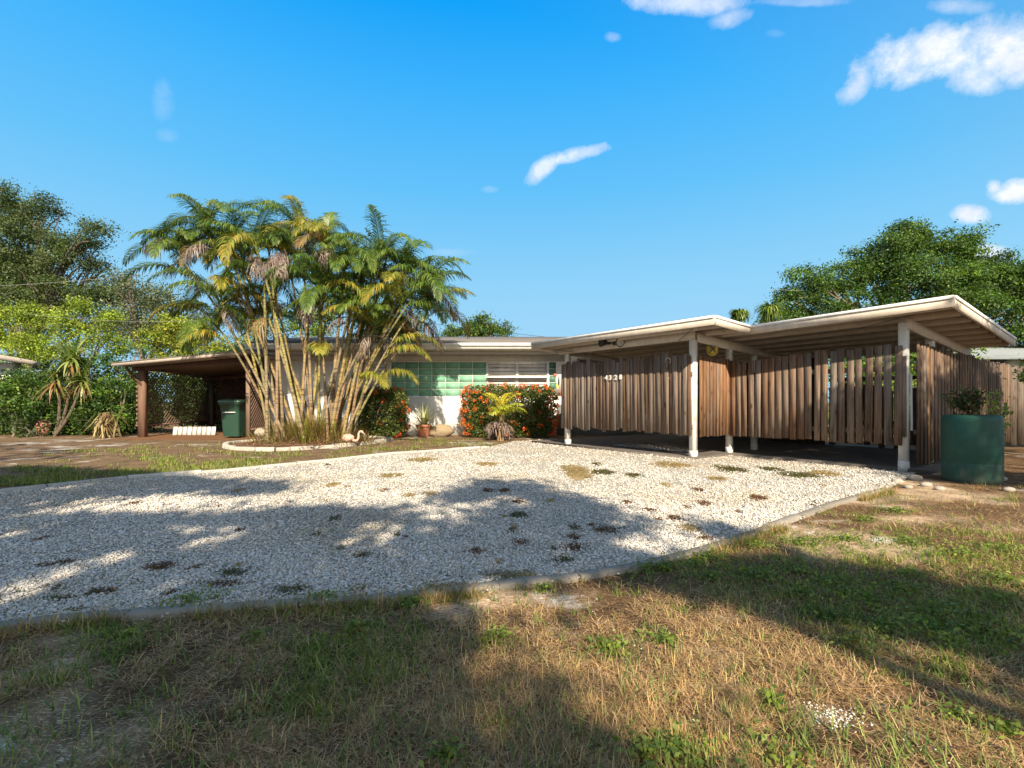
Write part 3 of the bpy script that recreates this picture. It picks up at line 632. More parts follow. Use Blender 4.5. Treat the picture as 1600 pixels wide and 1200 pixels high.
# beams
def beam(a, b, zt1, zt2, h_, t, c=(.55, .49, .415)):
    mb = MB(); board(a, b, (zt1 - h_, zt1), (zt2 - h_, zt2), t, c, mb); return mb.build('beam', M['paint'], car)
beam((-3.55, -.045), (.045, -.045), 2.325, 2.325, .17, -.05)
beam((.012, .052), (.012, 4.6), 2.272, rz_(0, 4.6) - .155, .15, .05)
beam((2.80, 1.1), (2.80, 4.7), rz_(2.8, 1.1) - .155, rz_(2.8, 4.7) - .155, .15, .05)
beam((-3.37, .02), (-3.37, 3.2), 2.272, rz_(-3.4, 3.2) - .155, .14, .05)
def post(u, v, z1, w=.104, chip=True):
    mb = MB(); f = M_uv(u, v); h = w / 2
    mb.box((-h, -h, 0), (h, h, z1), (.76, .73, .68), f)
    mb.box((-h - .004, -h - .004, 0), (h + .004, h + .004, .16), (.74, .70, .64), f)
    o = mb.build('post', M['paint'], car)
    if chip:
        for z, a in ((1.0, .16), (1.62, .09), (.7, .07)): c = MB(); c.box((h + .001, -h + .005, z), (h + .003, -h + rng.uniform(.02, .035), z + a), (.30, .20, .13), f); c.build('bare_wood', M['dark'], o)
post(-3.3, 0, 2.15); post(0, 0, 2.15); post(.0, 1.2, 2.10, .10, False); post(.0, 2.15, 2.05, .10, False)
post(2.77, 1.155, 2.22, .11, False); post(2.77, 2.45, 2.16, .11, False); post(2.77, 3.55, 2.1, .11, False); post(2.77, 4.6, 2.03, .11, False)
mb = MB(); mb.box((-.062, -.082, .52), (.05, -.062, 1.72), (.20, .155, .12), M_uv(2.77, 1.155)); mb.build('nailed_plank', M['wood'], car)
# added dark backing, stands in for the shade deep under the roof
mb = MB(); mb.box((-3.2, 0, .05), (.35, .05, 2.05), (.07, .05, .04), M_uv(0, 4.62)); mb.build('shade_backing', M['dark'], car)
# braces wire
for a, b in (((.3, -.48, 2.28), (-.3, -.02, 2.16)), ((-3.6, -.46, 2.28), (-3.0, -.02, 2.17)), ((3.1, .9, 2.32), (2.2, 1.12, 2.2))):
    mb = MB(); mb.tube([C(*a), C(*b)], .006, 5, (.06, .05, .05)); mb.build('brace_wire', M['metal'], car)
# broken lower grey plank beside the right front post
mb = MB(); mb.tube([C(2.87, 1.10, 1.45), C(2.875, 1.11, .62)], .014, 8, (.45, .45, .46)); mb.build('conduit', M['paint'], car)

# ---------------------------------------- plank fences
WOODC = [(.235,.165,.118),(.27,.205,.16),(.185,.12,.085),(.25,.16,.105),(.25,.20,.165),(.235,.135,.085),(.21,.17,.14)]
WOODO = [(.27,.135,.07),(.31,.165,.085),(.22,.125,.075),(.24,.155,.105)]
def planks(name, a, b, n, w, z0, z1, label, cols, off=0., jz=.03, lean=.010, thick=.018, alt=0., parent_name='plank_fence', skip=(), point=False, wav=None, railz=(.55, 1.5), rail=True, group=None, railside=1):
    a = np.array(a, float); b = np.array(b, float); d = (b - a); Lt = np.linalg.norm(d); d /= Lt; nn = np.array((d[1], -d[0]))
    o = empty(parent_name, C(*a), label, 'fence', group); mb = MB()
    for i in range(n):
        if i in skip: continue
        s = (i + .5) / n * Lt + rng.normal(0, .004); ww = w * rng.uniform(.90, 1.05); p = a + d * s + nn * (off + (alt if i % 2 else 0))
        if wav: p = p + nn * wav(i / n)
        zz0 = z0 + rng.normal(0, jz * .8); zz1 = (z1 if np.ndim(z1) == 0 else np.interp(i / n, [0, 1], z1)) + rng.normal(0, jz)
        l = rng.normal(0, lean); c = mixc(cols, 1)[0] * .80
        if rng.random() < .04: c = np.array((.28, .15, .06))
        pa = p - d * ww / 2; pb = p + d * ww / 2
        v = []
        for q, z in ((0, zz0), (1, zz1)):
            for pp in (pa, pb):
                for k in (0, 1):
                    o2 = pp + nn * thick * k + d * l * q; v.append(C(o2[0], o2[1], z))
        v = np.array(v)
        mb.add(v, [(0, 2, 3, 1), (4, 5, 7, 6), (0, 4, 6, 2), (1, 3, 7, 5), (0, 1, 5, 4), (2, 6, 7, 3)], c)
    mb.build('board_panel', M['wood'], o)
    if rail:
        for z in railz:
            r = MB(); board(a - nn * .003, b - nn * .003, (z, z + .08), (z, z + .08), -.035, (.13, .09, .06), r)
            r.build('rail', M['wood'], o)
    return o
fa = planks('f', (-3.42, -.085), (.02, -.085), 37, .099, .45, (1.93, 1.90), 'weathered vertical plank fence with house number between the two left carport posts', WOODC, jz=.03, alt=.012)
planks('f', (.085, .05), (.085, 1.14), 10, .098, .41, 1.85, 'short reddish plank return joining two fence runs behind the central white post', WOODO, jz=.014, rail=False)
planks('f', (.08, 1.06), (1.55, 1.06), 12, .106, .40, (1.80, 1.86), 'evenly spaced brown slat fence just right of the central post', WOODO + WOODC, jz=.012)
planks('f', (1.56, 1.06), (2.79, 1.06), 10, .094, .40, (1.87, 1.90), 'gappy weathered slat fence with greenery showing through next to the right post', WOODC, jz=.014)
planks('f', (2.90, 1.22), (2.90, 8.05), 74, .088, .12, (1.90, 1.86), 'long tall picket fence running back from the carport behind the green barrel', [(.25,.16,.10),(.19,.12,.08),(.18,.13,.10)], jz=.03, alt=.012)
x0 = C(2.9, 8.0)
def to_uv(x, y): d = np.array((x, y)) - B0; return d @ U_, d @ V_
planks('f', to_uv(x0[0] - .05, x0[1] - .02), to_uv(x0[0] + 4.6, x0[1] - .6), 30, .152, .06, 1.86, 'wide board back fence facing the street at the right edge', [(.17,.13,.10),(.14,.105,.085)], jz=.02, parent_name='board_fence')
planks('f', (.40, 4.74), (2.72, 4.74), 17, .12, .10, 1.36, 'dim low board fence across the back of the carport', WOODC, jz=.05)
# house number
for ch, px in (('4', 954), ('3', 960.5), ('2', 969), ('8', 976.5)):
    rr = (px - 800) / F; t_ = (B0[0] - rr * B0[1]) / (.595 + .8037 * rr)
    cu = bpy.data.curves.new('house_number', 'FONT'); cu.body = ch; cu.size = .135; cu.extrude = .004; cu.offset = .003; cu.align_x = 'CENTER'
    o = bpy.data.objects.new('house_number', cu); COL.objects.link(o)
    o.parent = fa; loc = C(-t_, -.135, 1.50) - parent_loc(fa); o.location = loc
    o.rotation_euler = (R(90), 0, math.atan2(U_[1], U_[0]))
    m, nt_, b_ = mat('white_numeral', .5); b_.inputs['Base Color'].default_value = (.85, .85, .82, 1); 
    nn_ = NT(nt_); nt_.links.new(nn_.mix(nn_.noise(nn_.pos(), 60), (.7, .68, .64), (.86, .86, .84)), b_.inputs['Base Color']); cu.materials.append(m)

def to_mesh(o):
    me = bpy.data.meshes.new_from_object(o.evaluated_get(bpy.context.evaluated_depsgraph_get())); n = bpy.data.objects.new(o.name.split('.')[0], me); COL.objects.link(n)
    n.parent = o.parent; n.location = o.location; n.rotation_euler = o.rotation_euler; bpy.data.objects.remove(o)
for o in [q for q in SC.objects if q.type == 'FONT']: to_mesh(o)
# ---------------------------------------- small things on the carport
fl = empty('floodlight', C(-1.8, -.06, 2.25), 'black twin floodlight fixed to the white carport beam', 'floodlight')
mb = MB(); mb.box((-.05, -.03, -.05), (.05, 0, .05), (.03, .03, .03), M_uv(-1.8, -.05, 2.27)); mb.tube([C(-1.8, -.08, 2.27), C(-1.8, -.13, 2.27)], .02, 8, (.03,) * 3); mb.build('bracket', M['metal'], fl)
def lampcone(c0, c1, r0, r1):
    mb = MB(); c0 = np.array(c0); c1 = np.array(c1); mb.tube([c0, c0 * .6 + c1 * .4, c1], [r0, r0 * 1.2, r1], 16, (.025, .025, .025)); return mb
c0 = C(-1.76, -.14, 2.26)
h1 = lampcone(c0 + [.02, 0, .02], c0 + [.09, -.20, -.01], .04, .10).build('lamp_head', M['metal'], fl)
mb = MB(); p = c0 + [.0905, -.2045, -.01]; nrm = unit(np.array((.05, -.17, -.02))); ax = unit(np.cross(nrm, (0, 0, 1))); bx = np.cross(ax, nrm)
th = np.arange(20) / 20 * 6.283; mb.add(np.vstack([p + .082 * (np.cos(t)*ax + np.sin(t)*bx) for t in th] + [p + nrm * .01]), [(i, (i + 1) % 20, 20, 20) for i in range(20)], (.45, .42, .38)); mb.build('lens', M['plastic'], h1)
c0 = C(-1.86, -.14, 2.27); lampcone(c0 + [0, 0, .0], c0 + [-.21, -.10, -.0], .035, .10).build('lamp_head', M['metal'], fl)
# round crossing sign
sg = empty('round_sign', C(.08, .78, 1.98), 'small round yellow sign with a black cross hanging under the carport beam', 'sign')
cx = C(.04, .80, 1.985); nrm = np.array((.595, -.8037, 0)); nrm = unit(np.array((-.05, -1, 0))); ax = np.array((-nrm[1], nrm[0], 0)); 
cx = np.array((P(1113, 545, 9.35)))
def disc(mb, r, d, c, n=28, sx=1.):
    v = [cx + nrm * d + sx * r * math.cos(t) * ax + r * 1.3 * math.sin(t) * np.array((0, 0, 1)) for t in np.arange(n) / n * 6.283]
    v2 = [q - nrm * .006 for q in v]
    mb.add(v + v2, [(i, (i + 1) % n, n + (i + 1) % n, n + i) for i in range(n)], c); mb.add(v + [cx + nrm * d], [(i, (i + 1) % n, n, n) for i in range(n)], c)
mb = MB(); disc(mb, .105, .0, (.72, .50, .03)); mb.build('face', M['paint'], sg)
mb = MB(); disc(mb, .088, .007, (.03, .025, .02)); mb.build('ring', M['metal'], sg)
mb = MB(); disc(mb, .080, .014, (.72, .50, .03)); mb.build('field', M['paint'], sg)
mb = MB()
for s in (1, -1):
    d = unit(ax * s + np.array((0, 0, 1.3))); w = np.cross(d, nrm); l = .092; p = cx + nrm * (.022 + .002 * s)
    mb.add([p - d * l - w * .012, p - d * l + w * .012, p + d * l + w * .012, p + d * l - w * .012], [(0, 1, 2, 3)], (.03, .025, .02))
mb.build('cross', M['metal'], sg)
for s in (-1, 1):
    cu = bpy.data.curves.new('letter', 'FONT'); cu.body = 'R'; cu.size = .07; cu.extrude = .002; cu.align_x = 'CENTER'
    o = bpy.data.objects.new('letter', cu); COL.objects.link(o); o.parent = sg; o.location = cx + ax * .042 * s + nrm * .018 + np.array((0, 0, -.025)) - parent_loc(sg)
    o.rotation_euler = (R(90), 0, math.atan2(ax[1], ax[0])); cu.materials.append(M['metal']); to_mesh(o)
# horseshoe-like ring
mb = MB(); o_ = C(-.45, -.125, 1.80); th = np.linspace(-.9, 3.6, 14)
mb.tube([o_ + np.array((*(U_ * .055 * math.cos(t)), .06 * math.sin(t))) for t in th], .012, 6, (.30, .27, .25))
tag(mb.build('horseshoe', M['metal']), 'grey metal horseshoe hung near the top of the number fence', 'horseshoe')
# parrot ornament
bp = empty('parrot_ornament', C(-3.47, -.15, 1.5), 'small red white and yellow parrot ornament on the left end of the plank fence', 'ornament')
def blob(mb, c, r, col, n=10):
    prof = [(math.sin(a) , -math.cos(a)) for a in np.linspace(0.02, math.pi - .02, n)]
    m2 = MB(); m2.lathe(prof, 12, col); v = np.vstack(m2.v) * np.array(r) + np.array(c); mb.add(v, m2.f[0], col); return mb
q = C(-3.5, -.16, 1.5)
blob(MB(), q + [0, 0, .04], (.04, .04, .09), (.75, .74, .70)).build('body', M['plastic'], bp, True)
blob(MB(), q + [-.05, 0, .16], (.045, .04, .045), (.55, .10, .07)).build('head', M['plastic'], bp, True)
blob(MB(), q + [.01, 0, -.09], (.028, .02, .085), (.75, .60, .12)).build('tail', M['plastic'], bp, True)
blob(MB(), q + [.035, -.02, .02], (.02, .03, .10), (.03, .05, .03)).build('wing', M['plastic'], bp, True)
# slatted mat on the slab
mb = MB(); f = M_uv(0, 0)
for i in range(13): mb.box((-2.3 + i * .15, .45, .062), (-2.3 + i * .15 + .075, 1.05, .085), (.30, .27, .25), f)
for v in (.5, .98): mb.box((-2.32, v, .056), (-.42, v + .04, .064), (.15, .13, .12), f)
tag(mb.build('slatted_mat', M['dark']), 'slatted grey mat lying on the carport slab under the plank fence', 'mat')

# ------------------------------------------------------------------ LEAN-TO on the left
ln = empty('lean_to', (-9.2, 14.2, 0), 'old brown lean-to shelter with lattice sides left of the palms', 'shelter')
def lz(x): return np.interp(x, [-11.1, -7.1], [2.10, 2.47])
mb = MB()
def slab4(y0, y1, x0, x1, dz0, dz1, c, drop=-.2):
    v = []
    for dz in (dz0, dz1):
        for (x, y) in ((x0, y0), (x1, y0), (x1, y1), (x0, y1)): v.append((x, y, lz(x) + dz + (drop if y == y1 else 0)))
    mb.add(v, [(3, 2, 1, 0), (4, 5, 6, 7), (0, 1, 5, 4), (1, 2, 6, 5), (2, 3, 7, 6), (3, 0, 4, 7)], c)
slab4(13.7, 18.3, -11.05, -7.2, -.05, -.01, (.16, .12, .09)); lr = mb.build('roof', M['dark'], ln)
mb = MB(); slab4(13.66, 13.698, -11.08, -7.18, -.085, .0, (.42, .36, .30), 0); slab4(13.70, 18.3, -7.198, -7.17, -.09, -.002, (.45, .38, .32)); mb.build('fascia', M['paint'], lr)
mb = MB(); slab4(13.64, 18.32, -11.1, -7.15, .003, .018, (.25, .22, .2)); mb.build('roof_covering', M['roofing'], lr)
mb = MB(); slab4(14.3, 14.36, -11., -7.3, -.2, -.055, (.10, .06, .045), 0); mb.build('beam', M['dark'], ln); mb = MB(); slab4(17.6, 17.66, -11., -7.3, -.35, -.22, (.10, .06, .045), 0); mb.build('beam', M['dark'], ln)
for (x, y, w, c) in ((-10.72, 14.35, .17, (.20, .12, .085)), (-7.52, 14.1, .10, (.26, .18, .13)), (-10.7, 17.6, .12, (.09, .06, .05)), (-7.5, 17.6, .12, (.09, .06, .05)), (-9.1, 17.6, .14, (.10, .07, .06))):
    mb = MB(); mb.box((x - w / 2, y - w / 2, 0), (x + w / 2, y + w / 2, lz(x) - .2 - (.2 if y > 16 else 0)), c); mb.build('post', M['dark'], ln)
mb = MB(); mb.tube([(-10.95, 14.0, 2.02), (-10.7, 14.3, 1.5)], .04, 6, (.12, .07, .05)); mb.build('brace', M['dark'], ln)
def lattice(a, b, z0, z1, sp=.13, c=(.13, .075, .055)):
    """diagonal lath lattice between two plan points"""
    a = np.array(a, float); b = np.array(b, float); Lt = np.linalg.norm(b - a); d = (b - a) / Lt; nn = np.array((-d[1], d[0])); mb = MB(); hh = z1 - z0
    for k, s in ((0, 1), (1, -1)):
        for q in np.arange(-hh, Lt + hh, sp):
            s0, s1 = (q, q + hh * s) if s > 0 else (q, q - hh)
            t0, t1 = 0., 1.
            lo, hi = sorted(((0 - s0) / (s1 - s0), (Lt - s0) / (s1 - s0))); t0, t1 = max(0, lo), min(1, hi)
            if t1 - t0 < .02: continue
            pa = a + d * (s0 + (s1 - s0) * t0) + nn * .011 * k; pb = a + d * (s0 + (s1 - s0) * t1) + nn * .011 * k; za = z0 + hh * t0; zb_ = z0 + hh * t1; w = .024
            v = []
            for o in (0, .01):
                for (p, z, sg_) in ((pa, za, -1), (pa, za, 1), (pb, zb_, 1), (pb, zb_, -1)): v.append((*(p + nn * o), min(max(z + sg_ * w, z0), z1)))
            mb.add(v, [(0, 1, 2, 3), (7, 6, 5, 4), (0, 4, 5, 1), (2, 6, 7, 3), (1, 5, 6, 2), (0, 3, 7, 4)], np.array(c) * rng.uniform(.8, 1.2))
    for z in (z0 - .03, z1): mb.box((0, -.02, z), (Lt, .045, z + .05), c, lambda v: np.c_[a[0] + d[0] * v[:, 0] + nn[0] * v[:, 1], a[1] + d[1] * v[:, 0] + nn[1] * v[:, 1], v[:, 2]])
    return mb
lattice((-7.46, 14.12), (-7.5, 17.5), .25, 1.85, c=(.20, .13, .10)).build('lattice_panel', M['dark'], ln)
lattice((-10.6, 17.68), (-7.6, 17.68), .35, 1.9).build('lattice_panel', M['dark'], ln)
lattice((-10.86, 14.3), (-10.75, 17.5), .35, 1.95, c=(.22, .14, .10)).build('lattice_panel', M['dark'], ln)
mb = MB(); poly(mb, [(-11, 13.4), (-7.3, 13.6), (-7.2, 18), (-10.9, 18)], .004, .012, (.22, .115, .062)); struct(mb.build('dirt_floor', M['mulch']))
# mossy low stone step + white edging leaning in a row
for i in range(9):
    x = -10.45 + i * .148; mb = MB(); l = .07
    mb.add([(x, 15.2, 0), (x + .125, 15.2, 0), (x + .125 - l, 15.36, .26), (x - l, 15.36, .26), (x, 15.23, 0), (x + .125, 15.23, 0), (x + .125 - l, 15.39, .25), (x - l, 15.39, .25)],
           [(0, 1, 2, 3), (7, 6, 5, 4), (0, 4, 5, 1), (1, 5, 6, 2), (2, 6, 7, 3), (3, 7, 4, 0)], np.array((.62, .60, .56)) * rng.uniform(.85, 1.1))
    tag(mb.build('edging_tile', M['stone']), 'pale edging tile leaning under the lean-to, %s from the left in its row' % ('first','second','third','fourth','fifth','sixth','seventh','eighth','ninth')[i], 'tile', 'pale edging tiles in the lean-to')

# ------------------------------------------------------------------ wheeled bin
bx_, by_ = P(368, 684, 14.15)[:2]
bn = empty('wheeled_bin', (bx_, by_, 0), 'dark green wheeled rubbish bin standing by the lean-to lattice', 'bin')
def rrect(w, d, z, r=.06, n=5):
    pts = []
    for (cx_, cy_, a0) in ((w / 2 - r, d / 2 - r, 0), (-w / 2 + r, d / 2 - r, 90), (-w / 2 + r, -d / 2 + r, 180), (w / 2 - r, -d / 2 + r, 270)):
        for k in range(n): a = R(a0 + 90 * k / (n - 1)); pts.append((cx_ + r * math.cos(a), cy_ + r * math.sin(a), z))
    return np.array(pts)
def loft(rings, c, mb=None):
    mb = mb or MB(); n = len(rings[0]); v = np.vstack(rings)
    f = [(i * n + j, i * n + (j + 1) % n, (i + 1) * n + (j + 1) % n, (i + 1) * n + j) for i in range(len(rings) - 1) for j in range(n)]
    mb.add(v, f, c); mb.add(rings[0], [tuple(range(n))[::-1]], c); mb.add(rings[-1], [tuple(range(n))], c); return mb
o3 = np.array((bx_, by_, 0)); GB = (.018, .055, .035)
loft([rrect(.46, .50, .06) + o3, rrect(.48, .54, .3) + o3, rrect(.52, .62, .72) + o3, rrect(.55, .66, .95) + o3, rrect(.60, .72, .96, .07) + o3, rrect(.60, .72, 1.02, .07) + o3], GB).build('body', M['plastic'], bn)
loft([rrect(.64, .76, 1.022, .07) + o3, rrect(.64, .76, 1.055, .07) + o3, rrect(.60, .70, 1.09, .08) + o3, rrect(.45, .50, 1.105, .08) + o3], (.03, .075, .05)).build('lid', M['plastic'], bn)
mb = MB(); mb.tube([o3 + (-.17, -.315, .74), o3 + (-.13, -.36, .74), o3 + (.13, -.36, .74), o3 + (.17, -.315, .74)], .014, 8, (.6, .6, .6)); mb.build('bar', M['metal'], bn)
for s in (-1, 1):
    mb = MB(); mb.tube([o3 + (s * .24, .27, .13), o3 + (s * .29, .27, .13)], .13, 16, (.03,) * 3); mb.build('wheel', M['plastic'], bn)

# ------------------------------------------------------------------ green barrel planter
dx, dy = (1518 - 800) / F * 6.5, 6.5
br_ = empty('barrel_planter', (dx, dy, 0), 'big dark green plastic barrel with a ribbed band used as planter', 'barrel')
mb = MB(); prof = [(.285, 0), (.30, .015), (.305, .05), (.305, .24), (.300, .252), (.305, .265), (.308, .5), (.307, .80), (.300, .845), (.285, .868), (.262, .872), (.255, .85), (.255, .78)]
mb.lathe(prof, 48, (.007, .060, .042), (dx, dy, 0)); mb.build('body', M['barrel'], br_, True)
mb = MB(); mb.lathe([(.254, .80), (.0, .815)], 24, (.10, .07, .045), (dx, dy, 0)); mb.build('soil', M['mulch'], br_)

def stemmed(name, label, cat, base, h_, n, leafsz, cols, spread=.2, nstem=5, aspect=.35, stemc=(.12, .09, .05), group=None, up=.2, srad=.008, m='leaf'):
    o = empty(name, base, label, cat, group); mb = MB(); st = MB(); base = np.array(base, float)
    for i in range(nstem):
        a = rng.uniform(0, 6.28); tip = base + np.array((math.cos(a) * spread * rng.uniform(.3, 1), math.sin(a) * spread * rng.uniform(.3, 1), h_ * rng.uniform(.65, 1)))
        mid = (base + tip) / 2 + rng.normal(0, .15 * spread, 3); t = np.linspace(0, 1, 6)[:, None]; cv = (1 - t) ** 2 * base + 2 * t * (1 - t) * mid + t ** 2 * tip
        st = MB(); st.tube(cv, np.linspace(srad, srad * .4, 6), 5, stemc); st.build('stem', M['bark'], o)
        k = n // nstem; tt = rng.uniform(.3, 1.02, k)[:, None] ** .6; p = (1 - tt) ** 2 * base + 2 * tt * (1 - tt) * mid + tt ** 2 * tip + rng.normal(0, leafsz * .5, (k, 3))
        out = unit(p - base * [1, 1, 0] - [0, 0, 0]) * .5 + rng.normal(0, .5, (k, 3))
        mb.add(*leaves(p, leafsz, mixc(cols, k), up, aspect, dirs=out))
    mb.build('foliage', M[m], o); return o
DG = [(.035,.07,.02),(.05,.10,.025),(.025,.05,.02),(.07,.11,.03)]
stemmed('jade_plant', 'dark leafy succulent growing out of the green barrel', 'plant', (dx + .0, dy, .80), .42, 520, .075, DG + [(.10,.05,.03)], .27, 11)
stemmed('sapling', 'thin yellow green weed sapling beside the right side of the barrel', 'plant', (dx + .50, dy + .25, 0), 1.28, 190, .085, [(.17,.26,.04),(.25,.33,.06),(.10,.17,.03)], .22, 4)
# low weeds / rubble around the barrel
for k, (px, py, s) in enumerate([(1412,757,.10),(1440,752,.12),(1458,762,.09),(1480,768,.08),(1430,765,.07),(1425,745,.08),(1400,760,.06),(1385,763,.07),(1575,752,.10),(1590,770,.09)]):
    g = G(px, py); mb = MB(); blob(mb, (0, 0, 0), (1, .8, .5), (.38, .34, .29), 8); v = np.vstack(mb.v); f = mb.f[0]
    v = v * (1 + .25 * (vn(v[:, 0] * 3 + k, v[:, 1] * 3 + v[:, 2] * 2, 1.) - .5))[:, None] * s * .75 + np.array((g[0], g[1] + .1, s * .2))
    mb = MB(); mb.add(v, f, np.array((.36, .32, .27)) * rng.uniform(.8, 1.15)); tag(mb.build('rubble_stone', M['stone'], None, True), '%s grey rubble stone %s' % (('flat','large pale','small','low','rounded','broken','little','tiny','squat','half buried')[k], ('under the right carport post','just right of the right carport post','left of the barrel foot','against the barrel front','between right post and barrel','behind the post toward the fence','left of the right post','at the kerb end','at the right side of the barrel','at the right picture edge below the fence')[k]), 'stone', 'rubble stones round the barrel')

# ------------------------------------------------------------------ palm bed
bc = np.array((-4.75, 12.05)); th = np.linspace(0, 2 * math.pi, 40)
ring = [(-4.98,10.42),(-5.7,10.55),(-6.35,11.0),(-6.75,11.8),(-6.7,12.6),(-6.0,13.4),(-5.0,13.85),(-4.1,13.9),(-3.4,13.5),(-3.25,13.0),(-3.5,12.2),(-3.75,11.65),(-4.25,10.95),(-4.98,10.42)]
def smooth_ring(r, n=60):
    r = np.array(r[:-1]); k = len(r); out = []
    for i in range(k):
        p0, p1, p2, p3 = r[i - 1], r[i], r[(i + 1) % k], r[(i + 2) % k]
        for t in np.linspace(0, 1, 5)[:-1]: out.append(.5 * (2 * p1 + (p2 - p0) * t + (2 * p0 - 5 * p1 + 4 * p2 - p3) * t * t + (3 * p1 - p0 - 3 * p2 + p3) * t ** 3))
    return np.array(out + [out[0]])
rg = smooth_ring(ring)
tag(kerb(rg, .13, .085, 'k', (.46, .42, .36), .42).build('bed_edging', M['stone']), 'pale concrete block ring edging the palm bed', 'edging')
mb = MB(); n = len(rg) - 1; c0 = rg[:-1].mean(0); v = [(*c0, .09)] + [(*(c0 + (p - c0) * .6), .08) for p in rg[:-1]] + [(*(c0 + (p - c0) * .965), .03) for p in rg[:-1]]
f = [(0, 1 + i, 1 + (i + 1) % n, 1 + (i + 1) % n) for i in range(n)] + [(1 + i, 1 + n + i, 1 + n + (i + 1) % n, 1 + (i + 1) % n) for i in range(n)]
mb.add(v, f, (.20, .115, .07)); struct(mb.build('planting_bed', M['mulch']))

# ---------------------------------------- fronds
def frond(mb, rc, base, az, el, Ln, droop, col, nl=34, ll=.50, lw=.028, dead=False, twist=0.):
    """pinnate palm frond: arching rachis + two rows of drooping leaflets"""
    K = 12; p = np.array(base, float); pts = [p]; e = el
    for i in range(K):
        t = (i + .5) / K; e = el - droop * t ** 1.25
        p = p + Ln / K * np.array((math.cos(e) * math.cos(az), math.cos(e) * math.sin(az), math.sin(e))); pts.append(p)
    pts = np.array(pts); rc.tube(pts, np.linspace(.016, .004, K + 1), 5, np.array(col).mean(0) * 1.15 if np.ndim(col) > 1 else np.array(col) * 1.2, cap=False)
    t = np.linspace(.14, 1.0, nl); t = np.repeat(t, 2); sd = np.tile((1., -1.), nl); n = len(t)
    q = np.stack([np.interp(t * K, np.arange(K + 1), pts[:, i]) for i in range(3)], 1); tg = np.gradient(pts, axis=0)
    tn = unit(np.stack([np.interp(t * K, np.arange(K + 1), tg[:, i]) for i in range(3)], 1))
    side = np.array((-math.sin(az + twist), math.cos(az + twist), 0.)); upv = unit(np.cross(tn, side)); upv *= np.sign(upv[:, 2:3] + 1e-6)
    L_ = ll * (np.sin(np.clip(t, 0, 1) * math.pi * .86 + .35) ** .7).clip(.25, 1) * rng.uniform(.85, 1.12, n)
    fw = .55 + .5 * t; vv = .42 if not dead else -.6
    d1 = unit(side * sd[:, None] + tn * fw[:, None] + upv * (vv + rng.normal(0, .14, n))[:, None])
    dr = rng.uniform(.5, 1.4, n) if not dead else rng.uniform(2., 5., n)
    if dead: L_ = L_ * rng.uniform(.5, 1.5, n); d1 = unit(d1 + rng.normal(0, .35, (n, 3)))
    d2 = unit(d1 + np.array((0, 0, -1.)) * dr[:, None]); d3 = unit(d2 + np.array((0, 0, -1.)) * (dr * .9)[:, None])
    w = unit(np.cross(d1, upv)) * (lw * .5 if not dead else lw * .35)
    a = q; b = a + d1 * L_[:, None] * .4; c = b + d2 * L_[:, None] * .35; e_ = c + d3 * L_[:, None] * .3
    v = np.stack([a - w * .5, a + w * .5, b + w, b - w, c + w * .8, c - w * .8, e_], 1)
    f = np.array([(0, 1, 2, 3), (3, 2, 4, 5), (5, 4, 6, 6)]); f = (f[None] + np.arange(n)[:, None, None] * 7).reshape(-1, 4)
    mb.add(v.reshape(-1, 3), f, np.repeat(mixc(col, n), 7, 0))
PG = [(.07,.14,.022),(.12,.19,.03),(.05,.10,.022),(.18,.22,.035)]
PY = [(.30,.27,.045),(.20,.25,.035),(.38,.27,.05),(.13,.18,.03)]
PB = [(.30,.19,.08),(.24,.17,.09),(.18,.16,.05)]
PD = [(.27,.21,.19),(.19,.13,.105),(.34,.27,.24),(.13,.09,.07)]
palm = empty('areca_palm', (-4.85, 12.2, 0), 'tall clump of areca palms with splaying canes in the stone edged bed', 'palm clump')
